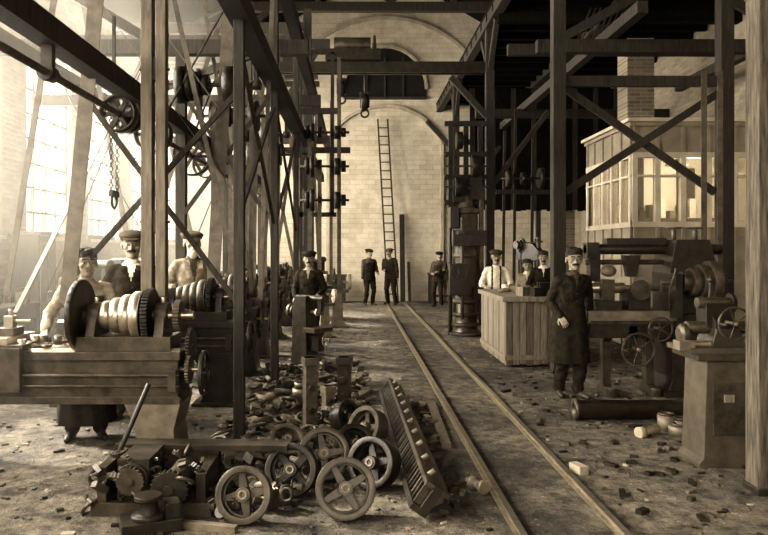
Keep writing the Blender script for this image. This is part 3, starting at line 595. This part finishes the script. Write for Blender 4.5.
# ---------------------------------------------------------------- foreground pulleys
def pw(name,x,y,R,ax,w=.09,mt=IM,ns=4,z=None,ph=0.3):
    b=MB(); b.ring((0,0,0),(0,1,0),R,R-.024,w,mt,40); b.ring((0,-w/2,0),(0,1,0),R+.006,R-.034,.014,mt,40); b.ring((0,0,0),(0,1,0),R-.02,R-.045,.012,mt,40); b.cyl((0,-w*.55,0),(0,w*.55,0),.045,mt,n=20); b.ring((0,-w*.56,0),(0,1,0),.03,.016,.014,IG,16)
    for i in range(ns):
        a=2*math.pi*i/ns+ph; e=V((math.cos(a),0,math.sin(a)));q=e.cross(V((0,1,0)))
        b.prism([(.035,-.028),(R-.02,-.018),(R-.02,.018),(.035,.028)],(0,0,0),e,q,.035,mt)
    b.obj(name,(x,y,z if z is not None else R*.98),ax,bevel=.003)
pw('spoked_pulley',-.68,4.28,.165,(-.28,0,-.1),.10,ph=.2)
pw('spoked_pulley',-.07,4.35,.18,(-.3,0,.1),.15,ph=.5)
pw('spoked_pulley',-.43,4.75,.17,(-.3,0,-.15),.14,mt=IR,ph=.8)
pw('spoked_pulley',-.24,5.08,.18,(-.35,0,.2),.14,ph=.1)
pw('spoked_pulley',.13,4.9,.17,(-.3,0,-.5),.15,mt=IR,ph=.3)
pw('spoked_pulley',-.02,5.4,.15,(-.6,0,.4),.13,mt=IR,ph=.3)
pw('spoked_pulley',.1,5.85,.17,(-.4,0,-.8),.13,mt=RU,ph=.3)
pw('spoked_pulley',-.55,5.5,.14,(-.9,0,.5),.12,mt=RU,ph=.3)
pw('spoked_pulley',-.1,6.3,.15,(-.3,0,.9),.12,mt=IR,ph=.7)
b=MB()
b.bx(-.45,.3,-.3,.25,0,.08,IM); b.bx(-.42,-.36,-.28,.22,.08,.3,IM); b.bx(.2,.26,-.28,.22,.08,.26,IR); b.bx(-.42,.26,.16,.22,.08,.3,IM); b.bx(-.3,-.1,-.25,.1,.08,.34,IR)
b.cyl((-.2,-.28,.22),(-.2,.12,.22),.1,IR,n=24); b.cyl((.05,-.3,.18),(.05,.1,.18),.08,IM,n=20); b.gear((.05,-.33,.18),(0,1,0),.12,.04,24,IR); b.gear((-.2,-.3,.22),(0,1,0),.09,.04,20,IM)
b.beam((-.45,.25,.3),(.75,.1,.33),.16,.04,IR); b.beam((-.1,-.4,.02),(.5,-.55,.02),.05,.04,IG); b.cyl((-.4,.1,.3),(-.25,.25,.72),.018,IR,n=10)
for i in range(110):
    x,y=random.uniform(-.5,.85),random.uniform(-.4,.35); s=random.uniform(.02,.045); z=.12+random.uniform(0,.2)*(1 if -.42<x<.25 else -.4); m=random.choice((IM,IR,IG,RU,IR,IM)); d=(random.uniform(-1,1),random.uniform(-1,1),random.uniform(-1,1)); k=i%4
    if k==0: b.cyl((x,y,z),(x+d[0]*.1,y+d[1]*.1,z+d[2]*.03),s*.7,m,n=14)
    elif k==1: b.torus((x,y,z),d,s*1.3,s*.3,m,18,6)
    elif k==2: b.gear((x,y,z),d,s*1.5,.03,16,m)
    else: b.box((x,y,z),(s*2.2,s*1.2,s*.8),m,d)
b.obj('machine_casting',(-1.2,4.65,0),bevel=.003)
b=MB(); b.bx(-.3,.25,-.15,.2,0,.12,IR); b.lathe((-.05,0,.12),(0,0,1),[(0,.16),(.04,.16),(.05,.1),(.16,.09),(.18,.13),(.22,.13)],IR,24); b.bx(.1,.24,-.1,.1,.12,.26,IR); b.obj('bearing_pedestal',(-1.2,4.15,0),(0,0,.4),bevel=.005,scale=.62)
b=MB(); L=3.5
b.bx(-.03,.03,-L/2,L/2,0,.2,IR); b.bx(-.09,-.03,-L/2,L/2,0,.04,IR); b.bx(-.09,-.03,-L/2,L/2,.17,.2,IM); b.bx(.03,.08,-L/2,L/2,.17,.2,IM)
for i in range(44): y=-L/2+.05+i*(L-.1)/43; b.bx(-.08,-.03,y-.01,y+.01,.04,.17,IR if i%2 else IM); b.prism([(.03,.03),(.075,.17),(.03,.17)],(0,y,0),(1,0,0),(0,0,1),.025,IM)
for i in range(10): y=-L/2+.2+i*.34; b.cyl((-.05,y,.19),(-.03,y,.24),.018,IG,n=10)
b.obj('toothed_rack_casting',(.36,6.0,.04),(0,.6,.02),bevel=.003)
b=MB()
for i in range(50):
    y=random.uniform(4.4,7.6); x=random.uniform(.46,.74); s=random.uniform(.02,.05); b.box((x,y,s*.5),(s*2.4,s*1.2,s),random.choice((IR,IM,RU,IG)),(0,0,random.random()*3))
b.obj('cast_offcuts')
b=MB(); b.box((0,0,.02),(.08,1.7,.04),WB); b.obj('plank',(.78,6.7,0),(0,0,-.03))
b=MB(); b.box((0,0,.03),(.07,1.2,.05),RU); b.obj('iron_bar',(.06,7.4,0),(0,0,.15))
def upblock(n,x,y,w,d,h,mt,rz):
    b=MB(); b.bx(-w/2,w/2,-d/2,d/2,0,h,mt); b.bx(-w*.7,w*.7,-d*.7,d*.7,0,.05,mt); b.bx(-w*.62,w*.62,-d*.6,d*.6,h-.07,h,mt); b.cyl((0,-d/2-.02,h*.6),(0,d/2+.02,h*.6),w*.28,IR,n=16); b.cyl((0,-d/2-.02,h*.3),(0,d/2+.02,h*.3),w*.28,IR,n=16); b.obj(n,(x,y,0),(0,0,rz),bevel=.005)
upblock('machine_leg_casting',-.42,6.4,.11,.14,.68,RU,.3); upblock('machine_leg_casting',-.12,7.2,.12,.14,.56,IR,-.2); upblock('machine_leg_casting',-.27,6.75,.09,.1,.35,IG,.5)
b=MB()
for x,y,n,r in((-.97,7.45,2,.12),(-.82,6.95,1,.15),(-.62,7.7,3,.1)):
    for i in range(n): b.ring((x+.01*i,y,.035+.07*i),(0,0,1),r-.01*i,r*.5,.065,IG if i%2 else IM)
b.obj('iron_ring_stack')
b=MB()
for i in range(320):
    y=random.uniform(5.2,9.8); x=random.uniform(-1.2,.15+max(0,(7-y)*.06)); s=random.uniform(.03,.08); k=random.random(); z=random.uniform(0,.08)
    m=random.choice((IR,IM,IG,RU,IR,WB,IM,RU))
    if k<.35: b.box((x,y,z+s*.4),(s*random.uniform(1,3),s*1.2,s*.8),m,(random.uniform(-.5,.5),random.uniform(-.5,.5),random.random()*3))
    elif k<.6: b.torus((x,y,z+.02),(random.uniform(-.6,.6),random.uniform(-.6,.6),1),s*1.2,.015,m,18,6)
    elif k<.8: a=random.random()*6; b.cyl((x,y,z+s*.5),(x+s*3*math.cos(a),y+s*3*math.sin(a),z+s*.6),s*.4,m,n=12)
    else: b.gear((x,y,z+.03),(random.uniform(-.5,.5),random.uniform(-.5,.5),1),s*1.3,.04,18,m)
b.obj('scrap_metal_pile')
b=MB()
for i in range(1500):
    y=3.6+random.random()**1.4*14; x=random.uniform(-4,5)
    if .92<x<1.58 and i%3: continue
    s=random.uniform(.006,.026) if not(.85<x<1.65) else .008; b.box((x,y,s*.3),(s*random.uniform(1,3),s,s*.6),random.choice((IR,PL,RU,WB,IG,IR)),(0,0,random.random()*3))
for i in range(170):
    y=random.uniform(4.2,10); x=random.uniform(1.7,4.2); s=random.uniform(.02,.05); b.box((x,y,s*.3),(s*random.uniform(1,3),s,s*.6),random.choice((IR,IM,RU,WB,IR,IR)),(0,0,random.random()*3))
for i in range(90):
    y=random.uniform(4.0,7); x=random.uniform(-3.6,-.5); s=random.uniform(.015,.04); b.box((x,y,s*.3),(s*random.uniform(1,3),s,s*.6),random.choice((IR,IM,RU,WB,IR,PL)),(0,0,random.random()*3))
b.obj('floor_debris')

# ---------------------------------------------------------------- people
def remesh(mb,vox,sm=3):
    me=bpy.data.meshes.new('tmp'); me.from_pydata(mb.v,[],mb.f); o=bpy.data.objects.new('tmp',me); scene.collection.objects.link(o)
    r=o.modifiers.new('r','REMESH'); r.mode='VOXEL'; r.voxel_size=vox
    if sm: s=o.modifiers.new('s','SMOOTH'); s.iterations=sm; s.factor=.5
    dg=bpy.context.evaluated_depsgraph_get(); ev=o.evaluated_get(dg); m=ev.to_mesh()
    co=np.empty(len(m.vertices)*3); m.vertices.foreach_get('co',co); co=co.reshape(-1,3)
    fs=[tuple(p.vertices) for p in m.polygons]; ev.to_mesh_clear()
    bpy.data.objects.remove(o); bpy.data.meshes.remove(me); return co,fs
def cap(mb,a,b,r1,r2,n=12):
    a,b=V(a),V(b); mb.sph(a,r1,SK,n,8); mb.sph(b,r2,SK,n,8)
    mb.cyl(a,b,r1,SK,r2,n=n)
def loft(mb,rings,n=24):
    vs=[];fs=[]
    for cx_,cy_,z,rx,ry in rings:
        for i in range(n): a=2*math.pi*i/n; vs.append((cx_+rx*math.cos(a),cy_+ry*math.sin(a),z))
    for j in range(len(rings)-1):
        for i in range(n): i2=(i+1)%n; fs.append((j*n+i,j*n+i2,(j+1)*n+i2,(j+1)*n+i))
    fs.append(tuple(range(n-1,-1,-1))); fs.append(tuple(range((len(rings)-1)*n,len(rings)*n)))
    mb.add(vs,fs,SK)
def segd(P,a,b,r1,r2):
    a=np.array(a);b=np.array(b);d=b-a;L=max(1e-9,(d@d)); t=np.clip(((P-a)@d)/L,0,1); return np.linalg.norm(P-(a+t[:,None]*d),axis=1)-(r1+(r2-r1)*t)
def ik(a,b,l1,l2,pole):
    a,b=V(a),V(b);d=b-a;D=min(d.length,(l1+l2)*.998); dn=d.normalized(); x=(l1*l1-l2*l2+D*D)/(2*D); h=math.sqrt(max(0,l1*l1-x*x))
    p=V(pole); p=(p-dn*p.dot(dn)).normalized(); return a+dn*x+p*h, a+dn*D
def hand(out,wr,dirv,palm,side,vox,mt,curl=.5):
    d=V(dirv).normalized(); nrm=V(palm); nrm=(nrm-d*nrm.dot(d)).normalized(); u=d.cross(nrm).normalized()*side
    mb=MB(); P=lambda a,b_,c: wr+d*a+u*b_+nrm*c
    for bb in(-.028,-.01,.01,.028): cap(mb,P(-.01,bb*.5,0),P(.085,bb,0),.015,.0125,8)
    fl=[.068,.078,.072,.056]
    for i,bb in enumerate((.031,.0105,-.0105,-.031)):
        p=P(.088,bb,0); ang=0
        for k,fr in enumerate((.44,.32,.24)):
            ang+=curl*(.6,1.0,.8)[k]; q=p+(d*math.cos(ang)+nrm*math.sin(ang)+u*(bb*.6))*fl[i]*fr; cap(mb,p,q,.0092-.0008*k,.0085-.0009*k,8); p=q
    p=P(.03,.03,.005); q=P(.06,.055,.016); cap(mb,p,q,.013,.0105,8); r=P(.088,.062,.028); cap(mb,q,r,.0105,.008,8)
    co,fs=remesh(mb,vox,1); out.add([tuple(c) for c in co],fs,mt,True)
def person(name,loc,rz,H=1.72,hl=None,hr=None,fl=None,fr=None,lean=(0,0),yaw=0,pitch=0,tor=CD,leg=CD,sleeve=None,shirt=CW,hat='cap',hatm=CD,hairm=HA,mous=True,beard=False,skirt=None,skirt_z=.16,vest=False,apron=None,vox=.014,fine=True,hem=.82,rolled=False,girth=1.03,vneck=.2,neckz=1.2,hs=1.13,braces=False,buttons=True):
    out=MB(); lx,ly=lean; sleeve=sleeve or tor
    mb=MB(); labels=[]
    def C(a,b,r1,r2,l): cap(mb,a,b,r1,r2); labels.append((tuple(a),tuple(b),r1,r2,l))
    def sx(z): t=max(0,(z-.95)/.5); return lx*t,ly*t
    g=girth
    R=[(.80,.172,.135),(.88,.172,.125),(.97,.168,.118),(1.08,.158,.114),(1.2,.168,.118),(1.33,.18,.12),(1.40,.168,.102),(1.445,.12,.084),(1.48,.07,.062)]
    if hem>.85: R=R[1:]
    loft(mb,[(sx(z)[0],sx(z)[1],z,rx*g,ry*g) for z,rx,ry in R])
    hlp,hrp=V((.095,0,.90)),V((-.095,0,.90)); fl=fl or (.12,0,0); fr=fr or (-.12,.03,0)
    for s,hp,ft in((1,hlp,fl),(-1,hrp,fr)):
        an=V((ft[0],ft[1],.085)); kn,_=ik(hp,an,.42,.42,(0.1*s,-1,0))
        C(hp,kn,.097*g,.078,'leg'); C(kn,an+V((0,0,.02)),.078,.068,'leg')
        C(an+V((0,.03,-.04)),an+V((.035*s,-.14,-.045)),.042,.036,'shoe'); C(an+V((.035*s,-.14,-.045)),an+V((.045*s,-.175,-.05)),.036,.03,'shoe')
    ox,oy=sx(1.42); shl=V((.166*g+ox,oy,1.395)); shr=V((-.166*g+ox,oy,1.395))
    hl=V(hl) if hl else V((.25,-.03,.86)); hr=V(hr) if hr else V((-.25,-.03,.86)); wr=[]
    for s,sh,hd in((1,shl,hl),(-1,shr,hr)):
        el,w=ik(sh,hd,.29,.25,(.4*s,.6,-.5)); C(sh,el,.066,.056,'arm')
        if rolled: C(el,el.lerp(w,.25),.058,.052,'arm'); C(el.lerp(w,.25),w,.044,.03,'fore')
        else: C(el,w,.056,.044,'fore')
        wr.append((s,w,(w-el).normalized()))
        C(sh+V((-.05*s,0,.015)),sh,.06,.064,'tor')
    ox,oy=sx(1.55); C((sx(1.44)[0],sx(1.44)[1]+.005,1.44),(ox,oy,1.56),.058,.054,'neck')
    labels.append(((lx*.2,ly*.2,1.0),(lx*.9,ly*.9,1.38),.14,.15,'tor')); labels.append(((-.08,0,.92),(.08,0,.92),.11,.11,'tor'))
    co,fs=remesh(mb,vox,4)
    P=co; D=np.stack([segd(P,*l[:4]) for l in labels])
    for i in range(len(P)):
        p=P[i]
        if .1<p[2]<1.42:
            q=V((p[0]*9+loc[0]*3,p[1]*9,p[2]*14+loc[1])); n=noise.noise(q)*.016+(abs(noise.noise(q*1.9))-.2)*.014
            l=labels[int(D[:,i].argmin())]; c=(V(l[0])+V(l[1]))/2; dv=V((p[0]-c.x,p[1]-c.y,0))
            if dv.length>.001: dv.normalize(); P[i]=p+np.array(dv)*n
    cen=np.array([P[list(f)].mean(0) for f in fs]); D=np.stack([segd(cen,*l[:4]) for l in labels]); idx=D.argmin(0)
    groups={}
    for i,f in enumerate(fs):
        l=labels[idx[i]][4]; c=cen[i]; x=c[0]-sx(c[2])[0]; y=c[1]-sx(c[2])[1]
        if l=='leg' and c[2]>hem and abs(c[0])<.25: l='tor'
        if l=='tor' and c[2]<hem: l='leg'
        m={'leg':leg,'shoe':SH,'arm':sleeve,'fore':sleeve,'neck':SK,'tor':tor}[l]
        if l=='fore' and rolled: m=SK
        V_=abs(x)<(c[2]-neckz)*vneck and y<-.03 and c[2]>neckz
        if l=='tor':
            if vest: m=vest if abs(x)<.15 else sleeve
            if V_ or (c[2]>1.45 and abs(x)<.09): m=shirt
            if braces and .06<abs(x)<.092 and c[2]>.95: m=CD
            if braces and c[2]<hem+.04: m=CD
        if l=='neck': m=shirt if c[2]<1.475 else SK
        if apron and l in('tor','leg') and y<.02 and abs(x)<.17 and .42<c[2]<1.34: m=apron
        groups.setdefault(m,[]).append(f)
    for m,ff in groups.items(): out.add([tuple(p) for p in P],ff,m,True)
    cxx,cyy=sx(1.46)
    out.lathe((cxx,cyy+.004,1.455),(0,-.12,1),[(0,.078),(.012,.082),(.045,.064),(.045,.058),(.01,.072)],shirt if shirt is not CD else CM,24,True)
    if not braces and not apron and fine:
        for s in(-1,1):
            a=V((cxx+s*.062,cyy-.055,1.455)); e=V((sx(neckz)[0]+s*.006,sx(neckz)[1]-.118*g-.006,neckz+.005)); m_=a.lerp(e,.5)+V((s*.03,-.032,.03))
            vs=[a,a+V((s*.045,-.01,-.01)),m_+V((s*.03,-.012,0)),e+V((s*.01,-.004,0)),e,m_+V((-s*.018,-.016,-.01))]
            out.add(vs,[(0,1,2,5),(5,2,3,4)],tor,False)
        if buttons:
            for k in range(3): z=neckz-.06-.09*k; out.sph((sx(z)[0]+.015,sx(z)[1]-.115*g-.012,z),(.009,.005,.009),SH,8,6)
    if skirt:
        n=48;rg=[]
        for t,rx,ry in((0,.178,.132),(.12,.195,.15),(.32,.218,.175),(.58,.238,.19),(.85,.25,.2),(1,.255,.205)): rg.append((1.1-(1.1-skirt_z)*t,rx,ry))
        vs=[];ff=[]
        for j,(z,rx,ry) in enumerate(rg):
            for i in range(n):
                a=2*math.pi*i/n; k=1+.07*(1-(z/1.1))*math.sin(a*9+z*2)+.03*math.sin(a*5+1); vs.append((rx*k*math.cos(a)+sx(z)[0],ry*k*math.sin(a),z))
        for j in range(len(rg)-1):
            for i in range(n): i2=(i+1)%n; ff.append((j*n+i,j*n+i2,(j+1)*n+i2,(j+1)*n+i))
        out.add(vs,ff,skirt,True)
    for s,w,dv in wr:
        hand(out,w,dv+V((0,0,-.15)),V((-s*.4,-.2,-.9)) if abs(dv.z)<.7 else V((-s,0,0)),s,.0045 if fine else .006,SK,.45)
    hd=MB(); v1=.0055 if fine else .008
    hd.sph((0,.012,.035),(.078,.094,.083),SK,20,14); hd.sph((0,-.02,-.03),(.063,.068,.08),SK,20,14); hd.sph((0,-.068,-.088),(.028,.022,.02),SK); hd.sph((0,-.035,-.07),(.052,.045,.04),SK)
    cap(hd,(0,-.088,.008),(0,-.110,-.024),.008,.0135); cap(hd,(-.013,-.092,-.028),(.013,-.092,-.028),.009,.009)
    cap(hd,(-.045,-.070,.032),(-.012,-.083,.03),.012,.013); cap(hd,(.045,-.070,.032),(.012,-.083,.03),.012,.013)
    for s in(-1,1):
        hd.sph((s*.082,.008,-.008),(.010,.018,.030),SK); hd.sph((s*.044,-.06,-.018),(.023,.022,.02),SK)
    cap(hd,(-.018,-.084,-.054),(.018,-.084,-.054),.006,.006); cap(hd,(-.014,-.083,-.064),(.014,-.083,-.064),.0065,.0065)
    cap(hd,(0,.01,-.05),(0,.015,-.14),.05,.05)
    if hat: hd.sph((0,.022,.042),(.086,.098,.088),SK,20,14)
    else:
        hd.sph((0,.022,.052),(.090,.102,.09),SK,20,14)
        for k in range(16): a=k*.42; hd.sph((.052*math.cos(a),.0+.066*math.sin(a),.085+.014*math.sin(k*2.3)),.036,SK,10,7)
    if mous: cap(hd,(0,-.094,-.042),(.034,-.078,-.051),.010,.006); cap(hd,(0,-.094,-.042),(-.034,-.078,-.051),.010,.006)
    if beard: hd.sph((0,-.058,-.095),(.048,.044,.06),SK)
    co,fs=remesh(hd,v1,2)
    gr={}
    for f in fs:
        c=co[list(f)].mean(0); m=SK
        if c[2]>(.068 if hat else .062-.02*abs(c[0])/.08) or (c[1]>-.035 and c[2]>.028) or (c[1]>.03 and c[2]>-.055): m=hairm
        if abs(c[0])>.083 and c[2]<.025 and c[1]<.03: m=SK
        if abs(c[0])<.02 and -.066<c[2]<-.052 and c[1]<-.082: m=LI
        if mous and -.056<c[2]<-.034 and c[1]<-.078 and abs(c[0])<.04: m=hairm
        if beard and c[2]<-.062 and c[1]<-.03: m=hairm
        if .030<c[2]<.040 and c[1]<-.076 and .014<abs(c[0])<.05: m=hairm
        gr.setdefault(m,[]).append(f)
    h2=MB()
    for m,ff in gr.items(): h2.add([tuple(p) for p in co],ff,m,True)
    for s in(-1,1):
        h2.sph((s*.031,-.074,.006),(.0135,.011,.007),EY,12,8); h2.sph((s*.031,-.0825,.006),(.0065,.004,.0065),EI,10,6); h2.sph((s*.031,-.078,.0125),(.017,.011,.004),SK,12,6)
    if hat=='cap':
        h2.sph((0,.016,.088),(.114,.130,.042),hatm,24,12,rot=(.14,0,0)); h2.lathe((0,.01,.045),(0,0,1),[(0,.096),(.015,.099),(.045,.102)],hatm,28); h2.sph((0,-.100,.054),(.070,.050,.009),hatm,20,8,rot=(.3,0,0))
    elif hat=='hat':
        h2.lathe((0,.01,.05),(0,0,1),[(0,.14),(.006,.142),(.012,.095),(.06,.09),(.085,.075),(.09,.03)],hatm,30)
    Mh=Matrix.Translation(V((ox,oy-.01,1.636)))@Matrix.Rotation(yaw,4,'Z')@Matrix.Rotation(pitch,4,'X')@Matrix.Scale(hs,4)
    out_off=[Mh@V(p) for p in h2.v]
    for mi,m in enumerate(h2.mats):
        ff=[f for f,k in zip(h2.f,h2.m) if k==mi]; out.add(out_off,ff,m,True)
    used=sorted({i for f in out.f for i in f}); mp={o_:n_ for n_,o_ in enumerate(used)}; out.v=[out.v[i] for i in used]; out.f=[[mp[i] for i in f] for f in out.f]
    zmin=min(v[2] for v in out.v); out.v=[(v[0],v[1],v[2]-zmin) for v in out.v]
    out.obj(name,loc,(0,0,rz),scale=H/1.78)
# left group
person('apprentice_worker',(-2.38,6.18,0),.35,1.68,hl=(.28,-.30,1.08),hr=(-.34,-.2,1.05),yaw=.2,tor=CG,sleeve=CG,leg=CD,shirt=CG,skirt=CD,hat=None,mous=False,vox=.012,girth=1.1,apron=CM)
person('machinist_man',(-2.22,6.95,0),.2,1.86,hl=(.25,-.15,1.0),hr=(-.25,-.1,.95),tor=CD,leg=CD,shirt=CW,hat='cap',hatm=CM,vox=.012,yaw=.05,vneck=.28,neckz=1.3)
person('foreman_man',(-1.98,8.55,0),.35,1.9,hl=(.24,-.25,1.12),hr=(-.22,-.2,1.1),tor=CG,leg=CM,shirt=CM,hat='cap',hatm=CM,hairm=HW,beard=True,vox=.013,yaw=.1,lean=(-.02,-.03))
person('lathe_operator_man',(-2.0,12.0,0),.3,1.66,hr=(-.2,-.3,1.05),tor=CD,vox=.018,fine=False)
person('lathe_operator_man',(-.75,11.2,0),-.1,1.66,hl=(.2,-.2,1.05),hr=(-.2,-.22,1.0),tor=CD,leg=CD,shirt=CG,hat='cap',vox=.018,fine=False,neckz=1.3)
# far group
person('shop_worker_man',(.4,21.3,0),.45,1.72,hl=(.2,-.2,1.05),tor=CM,sleeve=CM,shirt=CM,apron=CD,vox=.018,fine=False,girth=1.15,yaw=.2)
person('shop_worker_man',(1.08,21.6,0),-.5,1.74,hr=(-.15,-.2,1.12),fl=(.18,-.05,0),tor=CD,shirt=CG,vox=.018,fine=False,girth=1.2,vneck=.12,neckz=1.33,lean=(-.05,0),hatm=CM)
person('shop_worker_man',(2.42,20.7,0),-.35,1.64,hl=(.1,-.3,1.15),hr=(-.1,-.3,1.1),tor=CM,leg=CD,shirt=CM,sleeve=CM,apron=CD,vox=.018,fine=False,lean=(.06,-.05),girth=1.15,yaw=.4)
# right group
person('fitter_man',(2.48,12.4,0),-.15,1.68,hl=(.22,-.3,1.08),hr=(-.2,-.28,1.1),lean=(.0,-.05),tor=CW,sleeve=CW,leg=CD,hat='cap',hatm=CM,vox=.014,rolled=True,yaw=.1,hem=.95,braces=True)
person('fitter_man',(3.3,12.35,0),-.2,1.66,hl=(.2,-.25,1.08),hr=(-.2,-.25,1.08),tor=CD,leg=CD,hat=None,vox=.014,neckz=1.3)
person('apprentice_worker',(3.25,13.3,0),-.1,1.5,tor=CG,leg=CD,hat=None,mous=False,vox=.016,fine=False)
person('milling_operator_man',(2.42,7.95,0),.15,1.69,hl=(.27,-.0,1.0),hr=(-.17,-.12,.98),fl=(.08,-.06,0),fr=(-.1,.06,0),tor=CD,sleeve=CD,leg=CD,shirt=CM,skirt=CD,skirt_z=.42,hat=None,yaw=-.25,lean=(.05,0),vox=.012,neckz=1.3)

# ---------------------------------------------------------------- light
w=bpy.data.worlds.new('sky'); scene.world=w; w.use_nodes=True
bg=w.node_tree.nodes['Background']; bg.inputs[0].default_value=(1,.95,.84,1); bg.inputs[1].default_value=1.5
def area(name,loc,rot,sx_,sy_,P,col=(1,.94,.83)):
    l=bpy.data.lights.new(name,'AREA'); l.shape='RECTANGLE'; l.size=sx_; l.size_y=sy_; l.energy=P; l.color=col
    o=bpy.data.objects.new(name,l); scene.collection.objects.link(o); o.location=loc; o.rotation_euler=rot; return o
area('daylight_left_windows',(-6.3,10.5,4.4),(math.radians(68),0,math.radians(-90)),25,5,16500)
area('fill_behind_camera',(1,-6.5,4.0),(math.radians(80),0,0),8,4,420)  # added fill lamp outside the unseen front wall, behind the camera
sl=bpy.data.lights.new('sun','SUN'); sl.energy=16; sl.angle=math.radians(4); sl.color=(1,.94,.82)
so=bpy.data.objects.new('sun',sl); scene.collection.objects.link(so); so.rotation_euler=V((1,-.45,-.85)).to_track_quat('-Z','Y').to_euler()
l=bpy.data.lights.new('cabin_fill_light','POINT'); l.energy=110; l.shadow_soft_size=.1; l.color=(1,.97,.9); o=bpy.data.objects.new('cabin_fill_light',l); scene.collection.objects.link(o); o.location=(6.2,12.9,3.05)  # added light to brighten the cabin interior, not a known lamp
# haze volume added to imitate lens glare along the window side
hz=bpy.data.materials.new('glare_haze'); hz.use_nodes=True; nt=hz.node_tree; nt.nodes.remove(nt.nodes['Principled BSDF'])
vs_=nt.nodes.new('ShaderNodeVolumeScatter'); vs_.inputs['Color'].default_value=(1,.92,.78,1); vs_.inputs['Density'].default_value=.021; vs_.inputs['Anisotropy'].default_value=.35
nt.links.new(vs_.outputs[0],nt.nodes['Material Output'].inputs['Volume'])
b=MB(); b.bx(XL+.01,-2.1,2.0,YB-.01,.004,6.9,hz); b.obj('glare_haze')

# ---------------------------------------------------------------- camera
cd=bpy.data.cameras.new('camera'); cam=bpy.data.objects.new('camera',cd); scene.collection.objects.link(cam)
cam.location=(0,0,1.65); cam.rotation_euler=(math.radians(90),0,0); cd.sensor_width=36; cd.lens=36*700/768
cd.shift_x=28/768; cd.shift_y=-16.5/768; cd.clip_end=200; cd.clip_start=.05
scene.camera=cam
